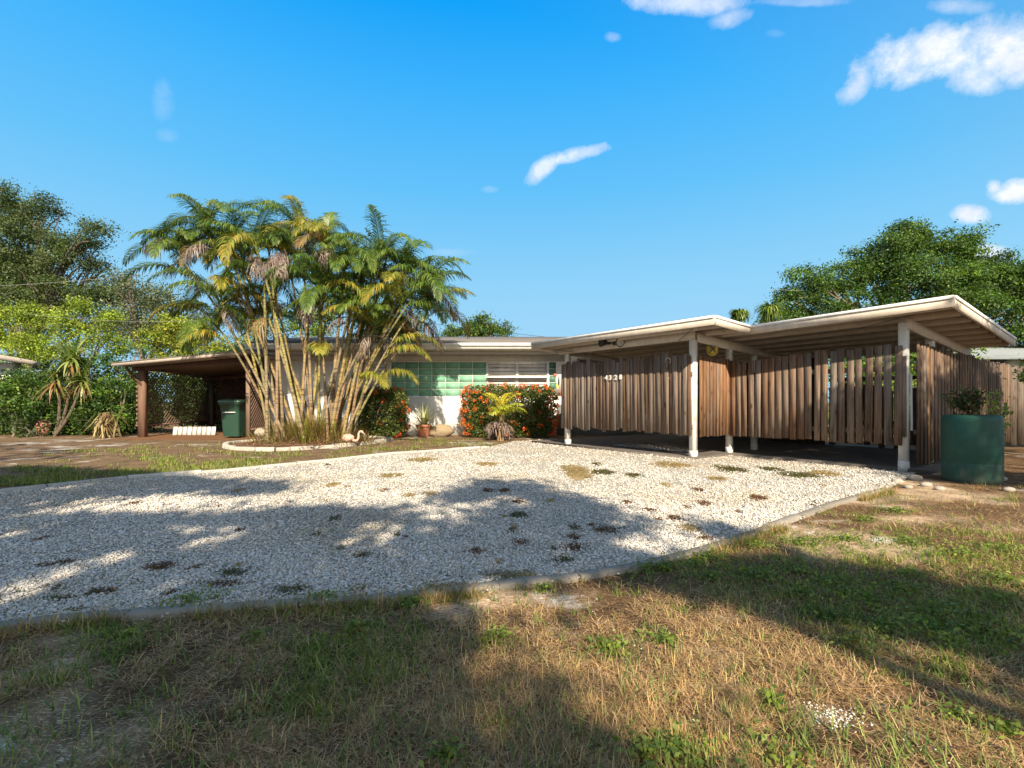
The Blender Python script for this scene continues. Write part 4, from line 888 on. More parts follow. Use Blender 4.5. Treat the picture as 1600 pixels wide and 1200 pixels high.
# canes: base px, crown px, crown py, depth of the crown, dead
canes = [(462,330,335,12.6),(455,290,385,12.9),(470,405,330,12.0),(475,385,405,13.0),(485,450,345,13.2),(478,430,410,12.3),(500,512,335,12.8),(498,500,415,12.0),(515,560,400,13.3),(520,590,372,12.4),
         (525,625,395,12.9),(530,655,430,12.5),(512,545,450,12.1),(450,350,470,12.2),(440,345,520,12.9),(545,620,455,12.0),(508,470,300,13.4),(495,420,470,13.5),(535,660,470,13.2),(520,580,500,12.0),(490,365,370,13.4),(505,535,375,12.2),(540,600,520,13.4)]
canes += [(rng.uniform(405, 565), 0, rng.uniform(325, 455), rng.uniform(11.9, 13.5)) for _ in range(24)]
canes = [(b, (c if c else 480 + (b - 480) * 1.75 + rng.normal(0, 25)), y_, d_) for b, c, y_, d_ in canes]
for i, (bx0, cx0, cy0, cyd) in enumerate(canes):
    cy0 = cy0 + 62 - (cy0 - 290) * .22; cy0 -= (42 if cx0 < 400 else 22 if cx0 > 560 else 12); cx0 = 480 + (cx0 - 480) * 1.04; bx0 = 488 + (bx0 - 488) * .85
    base = P(bx0 + rng.normal(0, 12), 692, 12.15 + rng.normal(0, .35)); base[2] = .05
    top = P(cx0, cy0, cyd); top[2] -= .35
    mid = base * .5 + top * .5 + np.array(((base[0] - top[0]) * .09, 0, .3)); t = np.linspace(0, 1, 16)[:, None]
    cv = (1 - t) ** 2 * base + 2 * t * (1 - t) * mid + t ** 2 * top
    r = np.linspace(.046, .028, 16) * rng.uniform(.7, 1.1); r[0] *= 1.25
    cA = np.array([(.27,.185,.075),(.23,.17,.10),(.30,.25,.07),(.18,.16,.07),(.22,.14,.08)][i % 5]); cB = np.array((.17, .18, .05)) if i % 3 else np.array((.30, .21, .07))
    cc = cA * (1 - t ** 2) + cB * t ** 2
    mb = MB(); mb.tube(cv, r, 9, cc, cap=False); ca = mb.build('cane', M['cane'], palm, True)
    fo = MB(); rc = MB(); nf = rng.integers(9, 11) if i < 23 else 0; a0 = rng.uniform(0, 6.28); lean_az = math.atan2(top[1] - base[1], top[0] - base[0])
    small = cy0 > 490
    for k in range(nf):
        az = a0 + k * 2.4 + rng.normal(0, .25); lv = k / nf
        el = 1.4 - .95 * lv + rng.normal(0, .12); Ln = rng.uniform(1.35, 1.95) * (.85 if small else 1)
        cs = PG if rng.random() < .70 else (PY if rng.random() < .72 else PG[:3])
        if lv > .7 and rng.random() < .3: cs = PB
        frond(fo, rc, top + np.array((0, 0, rng.uniform(-.1, .1))), az, el, Ln, rng.uniform(1.5, 2.5), cs, 54, .42, .022)
    if not nf: continue
    frond(fo, rc, top, rng.uniform(0, 6.28), 1.45, .95, .6, PG, 26, .32)            # spear
    for _ in range(rng.integers(0, 3)): frond(fo, rc, top - [0, 0, .12], rng.uniform(0, 6.28), -.1, rng.uniform(.6, 1.1), 1.9, PD if rng.random() < .7 else PB, 30, .34, .020, True)
    fo.add(np.vstack(rc.v), np.vstack([q.reshape(-1, 4) for q in rc.f]), np.vstack(rc.c)); fo.build('crown', M['palm'], ca)
# feature fronds seen on the right and lower edge, and the grey dead skirt
fo = MB(); rc = MB()
for (px, py, d, az, el, Ln, dr, cs, de) in [(628,458,12.0,-.1,.75,1.55,2.2,PG,0),(600,560,11.8,-.25,.7,1.35,1.7,PY,0),(605,545,11.6,.1,.8,1.45,1.8,PY,0),(590,600,11.4,-.15,.9,1.15,2.0,PY,0),(300,385,12.6,3.2,1.0,1.5,2.2,PG,0),(290,430,12.4,3.5,.6,1.5,1.8,PG,0),
      (350,530,12.2,3.4,.5,1.1,1.9,PG,0),(350,535,12.2,4.1,.7,1.1,1.9,PY,0),(330,480,12.3,3.0,.4,1.2,1.3,PG,0),(560,600,11.5,-.6,.8,1.1,2.0,PY,0),(500,560,11.4,-1.2,.9,1.0,1.9,PY,0),
      (585,520,12.2,.6,.8,1.3,1.5,PG,0),(620,480,12.2,.3,-.2,1.2,1.0,PD,1),(655,500,12.4,.2,-.5,1.0,.8,PD,1),(440,400,11.7,4.7,.3,.5,2.0,PD,1),(447,405,11.65,4.9,.1,.9,1.7,PD,1),(443,410,11.7,4.4,.1,.9,1.7,PD,1),(330,390,11.8,4.2,.4,.8,2.2,PD,1),(270,380,12.3,3.5,.4,.8,2.0,PD,1),
      (520,390,12.0,4.6,.3,.9,2.2,PD,1),(490,480,11.8,4.7,.2,.7,1.8,PD,1),(420,500,11.9,4.4,.2,.7,1.9,PB,1),(512,370,12.6,1.57,1.4,.8,.5,PG,0)]:
    frond(fo, rc, P(px, py, d), az, el, Ln, dr, cs, 46, .42 if not de else .4, .026, bool(de))
fo.add(np.vstack(rc.v), np.vstack([q.reshape(-1, 4) for q in rc.f]), np.vstack(rc.c)); fo.build('frond', M['palm'], palm)
# young shoots and dry fibre around the foot
mb = MB(); n = 4800; a = rng.uniform(0, 6.28, n); r = np.abs(rng.normal(0, .5, n)); c0 = np.array((-4.85, 12.1))
pos = np.c_[c0[0] + r * np.cos(a) * 1.25, c0[1] + r * np.sin(a) * .9, np.full(n, .05)]
cl = mixc([(.24,.14,.07),(.16,.095,.05),(.32,.22,.08),(.11,.07,.04),(.36,.26,.14)], n); gr = rng.random(n) < .38; cl[gr] = mixc([(.24,.28,.04),(.36,.34,.05),(.12,.18,.03)], gr.sum())
blades(pos, rng.uniform(.15, .8, n) * (1.25 - .55 * r), rng.uniform(.008, .024, n), a + rng.normal(0, .7, n), rng.uniform(.7, 1.5, n), rng.uniform(-1.5, .1, n), cl, mb, 4)
mb.build('young_shoots', M['palm'], palm)
n = 1400; mb = MB(); a = rng.uniform(0, 6.28, n); r = rng.uniform(.1, 1.5, n)
blades(np.c_[-4.85 + r * np.cos(a), 12.05 + r * np.sin(a), rng.uniform(.08, .12, n)], rng.uniform(.1, .5, n), rng.uniform(.01, .025, n), rng.uniform(0, 6.28, n), rng.normal(.15, .15, n), rng.normal(-.3, .3, n), mixc([(.26,.14,.08),(.36,.25,.15),(.18,.10,.06)], n), mb)
tag(mb.build('dead_leaf_litter', M['straw']), 'brown palm litter covering the bed around the canes', 'leaf litter', kind='stuff')
# rocks in the bed
for k, (px, py, s, lab) in enumerate([(425,692,.17,'dark rounded rock at the left front of the palm bed'),(455,694,.18,'tan rock in the palm bed second from the left'),(491,692,.13,'pale round rock near the middle of the palm bed'),(525,692,.13,'flat brown rock just left of the flamingo'),(404,683,.22,'long pale stone at the back left of the palm bed edging')]):
    g = G(px, py); mb = MB(); blob(mb, (0, 0, 0), (1.1, .8, .62), (1, 1, 1), 10); v = np.vstack(mb.v); f = mb.f[0]
    v = v * (1 + .5 * (vn(v[:, 0] * 2.2 + k * 7, v[:, 1] * 2 + v[:, 2] * 2.4, 1.) - .5))[:, None] * s + np.array((g[0], g[1], .05 + s * .3))
    mb = MB(); mb.add(v, f, [(.20,.15,.11),(.42,.34,.24),(.46,.38,.30),(.25,.17,.10),(.42,.38,.31)][k]); tag(mb.build('rock', M['stone'], None, True), lab, 'rock')
# flamingo
fg = np.array(((548 - 800) / F * 11.55, 11.55, .05)); FP = (.60, .36, .28)
fm = empty('flamingo_ornament', tuple(fg), 'faded pink flamingo ornament resting in front of the palm canes', 'ornament')
fm_z = .14
mb = MB(); t = np.linspace(0, 1, 14)[:, None]; bpts = np.c_[np.linspace(-.30, .10, 14), np.zeros(14), .17 + .05 * np.sin(t[:, 0] * 3.0) - .05 * (1 - t[:, 0])]
mb.tube(bpts * .75 + fg, .010 + .088 * np.sin(np.linspace(.06, 1, 14) * math.pi * .92) ** .8, 14, FP)
cr = np.array([(.06, .14), (.14, .09), (.22, .12), (.25, .22), (.24, .33), (.28, .40), (.34, .40), (.38, .35)]); tt = np.linspace(0, 7, 26)
nk = .75 * np.c_[np.interp(tt, range(8), cr[:, 0]), np.zeros(26), np.interp(tt, range(8), cr[:, 1])]
for _ in range(4): nk[1:-1] = (nk[:-2] + nk[1:-1] * 2 + nk[2:]) / 4
mb.tube(nk + fg, np.linspace(.032, .02, 26), 10, FP)
mb.build('body', M['plastic'], fm, True)
mb = MB(); blob(mb, fg + nk[-4], (.038, .027, .03), FP); mb.build('head', M['plastic'], fm, True)
mb = MB(); mb.tube([fg + nk[-1] + (-.0, 0, .0), fg + nk[-1] + (.05, 0, -.04), fg + nk[-1] + (.05, 0, -.09)], [.02, .016, .004], 8, (.30, .22, .18)); mb.build('beak', M['plastic'], fm, True)
mb = MB(); blob(mb, fg + np.array((-.075, -.065, .13)), (.11, .023, .045), (.62, .40, .32)); mb.build('wing', M['plastic'], fm, True)

# ------------------------------------------------------------------ pot with spiky plant + boulder by the wall
g = P(662, 680, 14.6); pt = empty('potted_plant', (g[0], g[1], 0), 'terracotta pot of spiky bromeliad against the white wall', 'potted plant')
pr = [(.14, 0), (.15, .02), (.20, .26), (.225, .30), (.235, .30), (.235, .36), (.21, .36), (.20, .30), (0, .29)]
mb = MB(); mb.lathe(pr, 24, (.42, .16, .09), (g[0], g[1], 0)); mb.build('pot', M['terracotta'], pt, True)
mb = MB(); n = 70; a = rng.uniform(0, 6.28, n)
blades(np.tile((g[0], g[1], .32), (n, 1)) + rng.normal(0, .03, (n, 3)), rng.uniform(.45, .9, n), rng.uniform(.025, .04, n), a, rng.uniform(.2, 1.5, n), rng.uniform(-1.3, -.1, n), mixc([(.30,.33,.10),(.40,.40,.18),(.16,.22,.06)], n), mb, 5)
blades(np.tile((g[0], g[1], .40), (90, 1)) + rng.normal(0, .03, (90, 3)), rng.uniform(.2, .45, 90), rng.uniform(.012, .02, 90), rng.uniform(0, 6.28, 90), rng.uniform(-.4, .4, 90), rng.uniform(-1.6, -.6, 90), mixc([(.14,.10,.06),(.22,.17,.10)], 90), mb, 5)
mb.build('leaf_rosette', M['palm'], pt)
mb = MB(); blob(mb, (0, 0, 0), (1.4, .8, .75), (1, 1, 1), 12); v = np.vstack(mb.v); f = mb.f[0]
v = v * (1 + .55 * (vn(v[:, 0] * 2.5, v[:, 1] * 2 + v[:, 2] * 2.4, 1.) - .5))[:, None] * .27 + P(688, 680, 14.75) * [1, 1, 0] + [0, 0, .15]
mb = MB(); mb.add(v, f, (.30, .235, .15)); tag(mb.build('boulder', M['stone'], None, True), 'brown boulder beside the terracotta pot at the white wall', 'boulder')

# ------------------------------------------------------------------ shrubs and trees
def tube_path(a, b, bend, k=8):
    a = np.array(a, float); b = np.array(b, float); t = np.linspace(0, 1, k)[:, None]; m = (a + b) / 2 + bend
    return (1 - t) ** 2 * a + 2 * t * (1 - t) * m + t ** 2 * b
def crown(lobes, leafsz, cols, dens, clump=.32, up=.3, aspect=.55, shell=.45, bright=None):
    """leaf clumps spread through ellipsoid lobes (cx,cy,cz,rx,ry,rz)"""
    mb = MB()
    for (cx_, cy_, cz_, rx, ry, rz) in lobes:
        vol = rx * ry * rz * 4.2; nc = max(4, int(vol ** .75 * dens)); RR = np.array((rx, ry, rz)); ns = 12 + int(min(rx, 3) * 6)
        sd_ = unit(rng.normal(0, 1, (ns, 3)) + [0, -.25, .15]); sc = np.array((cx_, cy_, cz_)) + sd_ * RR * rng.uniform(.4, 1.08, (ns, 1)); sr = rng.uniform(.24, .48, ns)
        k_ = rng.integers(0, ns, nc); d = unit(rng.normal(0, 1, (nc, 3)) + [0, 0, .35]); cs = sc[k_] + d * (sr[k_] * rng.uniform(.45, 1.08, nc))[:, None] * RR * [1, 1, .8]; stone_ = rng.uniform(.75, 1.25, ns)[k_]
        per = rng.integers(16, 34, nc)
        idx = np.repeat(np.arange(nc), per); n = len(idx); cr_ = clump * rng.uniform(.6, 1.4, nc)
        nb_ = d[idx]; p = cs[idx] + rng.normal(0, 1, (n, 3)) * cr_[idx][:, None] * np.array((1, 1, .55))
        tone = (rng.uniform(.6, 1.4, nc) * stone_)[idx][:, None]; cc = mixc(cols, nc)[idx] * tone * rng.uniform(.8, 1.2, (n, 1))
        mb.add(*leaves(p, leafsz * rng.uniform(.5, 1.2, n), cc, up, aspect, nb=nb_))
    return mb
def tree(name, label, cat, base, trunk_h, tr, lobes, leafsz, cols, dens, group=None, clump=.32, limbs=None, barkc=(.22, .18, .14), aspect=.55, up=.3, shell=.45, lean=(0, 0, 0), twigs=0):
    base = np.array(base, float); o = empty(name, base, label, cat, group)
    fork = base + np.array((0, 0, trunk_h)) + np.array(lean); mb = MB()
    mb.tube(tube_path(base, fork, rng.normal(0, .12, 3) * [1, 1, 0]), np.linspace(tr * 1.25, tr * .8, 8), 9, barkc)
    for (cx_, cy_, cz_, rx, ry, rz) in lobes:
        c = np.array((cx_, cy_, cz_)); pth = tube_path(fork - [0, 0, trunk_h * .15 * rng.random()], c, rng.normal(0, .2, 3) * np.linalg.norm(c - fork) * .5, 8); mb.tube(pth, np.linspace(tr * .38, tr * .06, 8), 7, barkc)
        for _ in range(4 + twigs):
            s = pth[rng.integers(3, 7)]; e = c + unit(rng.normal(0, 1, 3)) * np.array((rx, ry, rz)) * rng.uniform(.6, 1.0)
            mb.tube(tube_path(s, e, rng.normal(0, .12, 3) * rx, 5), np.linspace(tr * .2, tr * .04, 5), 5, barkc, cap=False)
    mb.build('trunk', M['bark'], o); crown(lobes, leafsz, cols, dens, clump, up, aspect, shell).build('crown', M['leaf'], o); return o
def LB(px, py, Y, r, ry=None, squash=.8):
    c = P(px, py, Y); rr = r * Y / F; return (c[0], c[1], c[2], rr, rr * (ry or .8), rr * squash)
def gx(px, Y): return ((px - 800) / F * Y, Y, 0)
OAK = [(.055,.10,.03),(.085,.135,.035),(.04,.07,.022),(.12,.155,.045),(.10,.12,.055)]
LIME = [(.18,.27,.025),(.26,.35,.035),(.10,.17,.02),(.32,.36,.045)]
MID = [(.05,.12,.018),(.09,.175,.022),(.035,.08,.018),(.14,.225,.03)]
YEL = [(.30,.34,.04),(.22,.28,.035),(.40,.38,.05),(.12,.20,.03)]
tree('oak_tree', 'tall dark spreading oak at the far left edge', 'tree', gx(40, 30), 3.5, .45, [LB(20,335,30,48),LB(70,330,30,36,squash=.5),LB(30,400,30,72),LB(110,400,29.5,42),LB(140,368,29,34,squash=.6),LB(-60,420,30,90),LB(90,455,29.5,62),LB(30,470,30,70),LB(155,415,30,22,squash=.5),LB(175,490,29,60)],
     .14, OAK, 36, clump=.27, twigs=2, shell=.3, barkc=(.16,.13,.11))
tree('oak_tree', 'airy grey green oak between the tall oak and the palms', 'tree', gx(225, 27), 3.0, .3, [LB(205,450,27,34,squash=.6),LB(250,470,27,46,squash=.6),LB(215,500,27,55),LB(275,500,27,48,squash=.6),LB(200,430,27.5,14,squash=.6),LB(300,520,27,40)],
     .15, [(.11,.13,.06),(.15,.17,.085),(.07,.10,.04)], 16, clump=.34, twigs=5, barkc=(.19,.16,.14))
tree('lime_tree', 'bright lime green feathery tree at the left edge above the neighbour roof', 'tree', gx(45, 20.5), 2.2, .12, [LB(20,500,20.5,42),LB(65,505,20.5,32),LB(10,545,20.5,42),LB(60,550,20,36),LB(-40,520,20.5,50)], .10, LIME, 62, clump=.17, barkc=(.3,.26,.2))
tree('lime_tree', 'bright lime green feathery tree right of the spiky dracaena', 'tree', gx(135, 19.5), 2.2, .12, [LB(135,480,19.5,28),LB(165,498,19.5,26),LB(120,515,19.5,36),LB(160,535,19.5,34),LB(100,545,19.5,30)], .10, LIME, 62, clump=.17, barkc=(.3,.26,.2))
tree('yellow_shrub', 'yellow leaved croton like shrub rising behind the lean-to roof', 'shrub', gx(285, 19.5), 1.4, .08, [LB(270,512,19.5,28),LB(300,522,19.5,32),LB(250,530,19.5,26),LB(250,545,19.5,24),LB(345,545,19.5,26),LB(290,555,19.5,40),LB(385,548,19.8,24)], .11, YEL, 75, clump=.17)
tree('green_shrub', 'tall glossy green shrub touching the left side of the lean-to', 'shrub', gx(185, 15.2), .5, .06, [LB(185,565,15.2,34),LB(195,605,15.0,34),LB(165,620,15.2,34),LB(200,650,15.0,32),LB(160,585,15.4,24),LB(215,545,15.6,18)], .085, MID, 50, clump=.13, aspect=.6)
tree('green_tree', 'green tree behind the white house showing between the palm canes', 'tree', gx(560, 23), 1.8, .2, [LB(480,510,23,40),(*LB(540,480,23,46),),LB(600,500,23,38),LB(640,515,23,24),LB(420,515,23,34)], .14, MID + LIME[:2], 34, clump=.25)
tree('round_tree', 'small far tree with tufted clumps above the grey roof', 'tree', gx(745, 34), 1.8, .16, [LB(752,507,34,21,squash=.6),LB(735,513,34,14),LB(706,516,34,10),LB(772,512,34,9),LB(790,505,34,5),LB(795,514,34,5),LB(783,520,34,7),LB(702,524,34,16,squash=.4),LB(755,524,34,40,squash=.25)], .16, MID + [(.15,.17,.04)], 60, clump=.24)
tree('camphor_tree', 'big dense rounded green tree behind the carport on the right', 'tree', gx(1420, 21), 3., .35, [LB(1425,392,21,52),LB(1478,398,21,48),LB(1380,405,21,46),LB(1520,425,21,46),LB(1575,445,21,46),LB(1370,425,21,48),LB(1310,440,21,44),LB(1265,445,20.5,34),LB(1235,480,20.5,34),LB(1225,515,20.5,34),LB(1300,500,20,50),
     LB(1400,470,20,68),LB(1480,460,20.5,60),LB(1545,440,21,44),LB(1590,460,21,44),LB(1640,480,21,60),LB(1540,500,20,56),LB(1600,530,20,48),LB(1350,540,20,60),LB(1450,540,20,60)], .112, MID + OAK[:1], 84, clump=.18, twigs=2)
# umbrella-leaved tops peeping over the carport roof
for (px, py, r, lab) in ((1155,498,15,'small umbrella shaped palm top left of the other above the carport roof'),(1203,494,22,'larger umbrella shaped palm top above the carport roof')):
    c = P(px, py - r * .4, 18); o = empty('umbrella_palm', (c[0], c[1], 0), lab, 'palm'); mb = MB(); mb.tube([(c[0], c[1], 0), (c[0], c[1], c[2])], .05, 7, (.25, .2, .14)); mb.build('trunk', M['bark'], o)
    mb = MB(); n = 320; a = rng.uniform(0, 6.28, n); blades(np.tile(c, (n, 1)) + rng.normal(0, .05, (n, 3)), rng.uniform(.5, .75, n) * r / 22, rng.uniform(.05, .09, n), a, rng.uniform(.0, 1.4, n), rng.uniform(-2.9, -1.8, n), mixc(LIME + MID, n), mb, 6); mb.build('crown', M['palm'], o)
tree('hedge_shrub', 'sunlit yellow green shrub behind the gappy slat fence', 'shrub', gx(1370, 13.6), .5, .06, [LB(1320,590,13.6,40),LB(1280,590,13.6,34),LB(1270,640,13.6,34),LB(1310,560,13.6,24),LB(1270,556,13.8,20),LB(1370,585,13.6,40),LB(1420,590,13.6,40),LB(1350,640,13.6,50),LB(1430,650,13.6,50)], .10, LIME[:3] + MID[1:2], 24, clump=.17)
tree('hedge_shrub', 'green shrub seen over the long picket fence under the carport roof', 'shrub', gx(1490, 14.5), .8, .06, [LB(1470,560,14.5,34),LB(1510,562,14.5,30),LB(1550,600,14.5,30)], .10, LIME[:3] + MID, 24, clump=.17)
tree('leafy_bush', 'yellow green bush leaning in above the back fence at the right edge', 'shrub', gx(1625, 9.4), 1.3, .06, [LB(1612,545,9.4,28),LB(1640,580,9.4,40),LB(1596,590,9.4,14,squash=.4),LB(1650,520,9.4,40)], .085, LIME[:3] + MID, 38, clump=.10)
# hedges left and behind the lean-to
def hedge(name, label, x0, x1, y, h_, cols, n, sz, dy=.6, y1=None, bottom=.1):
    o = empty(name, ((x0 + x1) / 2, y, 0), label, 'hedge'); nc = n // 22; u = rng.random(nc)
    cs = np.c_[x0 + (x1 - x0) * u, y + rng.uniform(-dy, dy, nc), rng.uniform(bottom, 1, nc) * (h_ * (.62 + .6 * vn(u * (x1 - x0) * .9, u * 0, 1., 3)))]
    idx = np.repeat(np.arange(nc), 22); p = cs[idx] + rng.normal(0, .13, (len(idx), 3)); p[:, 2] = np.abs(p[:, 2])
    mb = MB(); mb.add(*leaves(p, sz, mixc(cols, nc)[idx] * rng.uniform(.45, 1.6, nc)[idx][:, None] * rng.uniform(.8, 1.2, (len(idx), 1)), .3, .55)); mb.build('foliage', M['leaf'], o)
    mb = MB()
    for k in range(int((x1 - x0) * 3)):
        x = rng.uniform(x0, x1); yy = y + rng.uniform(-dy, dy) * .6; mb.tube(tube_path((x, yy, 0), (x + rng.normal(0, .3), yy, h_ * rng.uniform(.6, .95)), rng.normal(0, .12, 3)), np.linspace(.028, .01, 8), 5, (.20, .16, .12), cap=False)
    mb.build('stem', M['bark'], o); return o
hedge('hedge', 'dark leafy hedge at the left edge before the neighbour house', -18.5, -11.9, 16.0, 1.7, DG + MID, 52000, .085, 1.0)
hedge('hedge', 'dense dark hedge behind the lean-to lattice', -12.5, -6.8, 18.75, 2.7, DG, 80000, .11, .6)
hedge('hedge', 'tall green hedge far behind the left yard', -24, -10, 22.5, 3.0, MID + DG, 26000, .13)
hedge('hedge', 'green hedge along the far side of the back fence on the right', 10.5, 22, 15.5, 2.0, MID, 16000, .11)
hedge('hedge', 'green hedge standing behind the white house roof', -8, 14, 25.5, 2.6, MID + OAK, 24000, .14)
for (px, py, Y_, r_, cols, lab) in ((20,612,14.7,34,MID,'glossy green bush at the far left edge before the neighbour wall'),(58,600,15.0,26,DG+MID,'dark green bush right of the bush at the left picture edge'),(148,640,14.9,26,MID+DG,'low green bush behind the heap of dead fronds'),(135,560,15.6,26,LIME[:3]+MID,'lighter green bush rising just right of the dracaena'),(40,655,14.6,22,DG,'low dark bush at the foot of the left hedge')):
    tree('garden_bush', lab, 'bush', gx(px, Y_), .25, .03, [LB(px, py, Y_, r_), LB(px + 12, py + 22, Y_, r_ * .8), LB(px - 14, py + 12, Y_ - .1, r_ * .7)], .10, cols, 44, clump=.13, aspect=.6)
# dracaena with strap leaves
dc = gx(108, 14.9); o = empty('dracaena', dc, 'spiky variegated dracaena with drooping strap leaves before the left hedge', 'dracaena')
mb = MB(); tops = [P(112, 562, 14.9), P(88, 590, 14.8), P(128, 592, 14.9)]; 
for t_ in tops: mb.tube(tube_path(np.array(dc) + rng.normal(0, .1, 3) * [1, 1, 0] + [-.5, 0, 0], t_, (.25, 0, -.1)), np.linspace(.05, .035, 8), 7, (.13, .10, .075))
mb.build('trunk', M['bark'], o)
mb = MB()
for t_, n, l in zip(tops, (120, 70, 70), (.95, .7, .7)):
    blades(np.tile(t_, (n, 1)) + rng.normal(0, .06, (n, 3)), rng.uniform(.6, 1., n) * l, rng.uniform(.06, .10, n), rng.uniform(0, 6.28, n), rng.uniform(-.2, 1.45, n), rng.uniform(-1.5, -.3, n), mixc([(.12,.19,.04),(.30,.34,.10),(.07,.12,.03),(.16,.23,.05)], n), mb, 5)
    n = 40; blades(np.tile(t_ - [0, 0, .15], (n, 1)) + rng.normal(0, .05, (n, 3)), rng.uniform(.5, .8, n), rng.uniform(.04, .07, n), rng.uniform(0, 6.28, n), rng.uniform(-.9, -.2, n), rng.uniform(-1.2, -.4, n), mixc([(.32,.17,.08),(.24,.14,.08),(.25,.26,.07)], n), mb, 5)
mb.build('leaves', M['palm'], o)
# heap of dead fronds
hp = gx(165, 14.2); n = 110; mb = MB(); a = rng.uniform(0, 6.28, n)
blades(np.tile((hp[0], hp[1], .0), (n, 1)) + rng.normal(0, .10, (n, 3)) * [1.6, 1, 0] + np.array((0, 0, .75)) * rng.uniform(.3, 1, (n, 1)), rng.uniform(.35, .75, n), rng.uniform(.03, .07, n), a, rng.uniform(-1.3, -.7, n), rng.uniform(-.4, .1, n), mixc([(.30,.22,.11),(.20,.13,.07),(.36,.30,.15)], n), mb, 4)
tag(mb.build('dead_frond_heap', M['straw']), 'pile of dry tan palm fronds leaning left of the lean-to', 'palm debris')
# terracotta urn lying in the hedge
mb = MB(); mb.lathe([(.08, 0), (.17, .10), (.21, .27), (.16, .42), (.11, .47), (.13, .5)], 20, (.36, .17, .12), (*gx(68, 15.1)[:2], 0)); tag(mb.build('urn', M['terracotta'], None, True), 'pinkish clay urn half hidden at the foot of the left hedge', 'urn')

# ixora bushes
def ixora(name, label, x0, x1, y, dy, h_, nl, nf, flc, sh=.0):
    o = empty(name, ((x0 + x1) / 2, y, 0), label, 'bush'); cx_ = (x0 + x1) / 2; w = (x1 - x0) / 2
    def surf(n, lo=.78, hi=1.03):
        d = rng.uniform(-1, 1, (n, 3)); m = np.max(np.abs(d), axis=1, keepdims=True); e = 5.; nr = (np.abs(d) ** e).sum(1)[:, None] ** (1 / e); d = d / nr * rng.uniform(lo, hi, (n, 1)); 
        d *= 1 + .10 * (fbm(d[:, 0] * 3, d[:, 2] * 3 + d[:, 1], 1.2, 4)[:, None] - .5) * 2
        return np.c_[cx_ + d[:, 0] * w, y + d[:, 1] * dy, h_ * .5 + d[:, 2] * h_ * .5]
    p = surf(nl, .6, 1.03); p = p[p[:, 2] > .03]; mb = MB(); mb.add(*leaves(p, .075, mixc([(.05,.095,.025),(.09,.13,.03),(.14,.17,.035),(.20,.20,.05),(.04,.07,.02)], len(p)), .3, .55)); mb.build('foliage', M['leaf'], o)
    c = surf(nf, 1.0, 1.07); c = c[c[:, 2] > .08]; mb = MB(); n = 26; idx = np.repeat(np.arange(len(c)), n); rr = rng.uniform(.03, .062, len(c))[idx][:, None]
    q = c[idx] + unit(rng.normal(0, 1, (len(idx), 3))) * rr; mb.add(*leaves(q, .032, mixc(flc, len(c))[idx] * rng.uniform(.8, 1.2, (len(idx), 1)), .3, .7)); mb.build('flowers', M['flower'], o)
    mb = MB()
    for k in range(14): x = rng.uniform(x0 + .2, x1 - .2); mb.tube(tube_path((x, y, 0), (x + rng.normal(0, .2), y, h_ * .8), (0, 0, 0)), .015, 5, (.15, .11, .08))
    mb.build('stem', M['bark'], o)
FL = [(.75,.14,.03),(.85,.22,.04),(.70,.06,.03),(.80,.32,.06)]
ixora('ixora_bush', 'boxy clipped ixora bush covered in red and orange flowers under the window', (725 - 800) / F * 14.5, (868 - 800) / F * 14.5, 14.45, .5, 1.50, 17000, 330, FL)
ixora('ixora_bush', 'dark ixora bush with few red flowers just right of the palm canes', (562 - 800) / F * 14.4, (636 - 800) / F * 14.4, 14.3, .5, 1.42, 9000, 60, FL)
# small yellow palm in front of the bush
sp = P(782, 690, 13.2) * [1, 1, 0]; o = empty('young_palm', tuple(sp), 'young yellow green palm with dead lower leaves before the flowering bush', 'palm')
mb = MB(); mb.tube([sp, sp + [.02, 0, .5], sp + [.05, 0, .75]], [.10, .08, .05], 10, (.42, .28, .12)); mb.build('trunk', M['cane'], o)
fo = MB(); rc = MB()
for k in range(11): frond(fo, rc, sp + [.04, 0, .65], k * 2.4, rng.uniform(.35, 1.3), rng.uniform(.5, .8), rng.uniform(.9, 1.8), [(.38,.42,.05),(.48,.46,.05),(.25,.33,.04)], 15, .26, .028)
for k in range(5): frond(fo, rc, sp + [.04, 0, .8], k * 1.3, 1.2, .75, 1.1, [(.60,.48,.05),(.5,.5,.06)], 14, .24, .028)
for k in range(12): frond(fo, rc, sp + [.0, 0, .5], rng.uniform(0, 6.28), rng.uniform(-.3, .3), .62, 1.6, PD, 12, .22, .03, True)
fo.add(np.vstack(rc.v), np.vstack([q.reshape(-1, 4) for q in rc.f]), np.vstack(rc.c)); fo.build('crown', M['palm'], o)
mb = MB(); n = 90; a = rng.uniform(0, 6.28, n); blades(np.tile(sp + [0, 0, .42], (n, 1)) + rng.normal(0, .06, (n, 3)), rng.uniform(.3, .55, n), rng.uniform(.03, .06, n), a, rng.uniform(-.5, .3, n), rng.uniform(-1.5, -.7, n), mixc([(.07,.045,.05),(.30,.22,.16),(.12,.08,.07)], n), mb, 5); mb.build('dead_leaves', M['straw'], o)

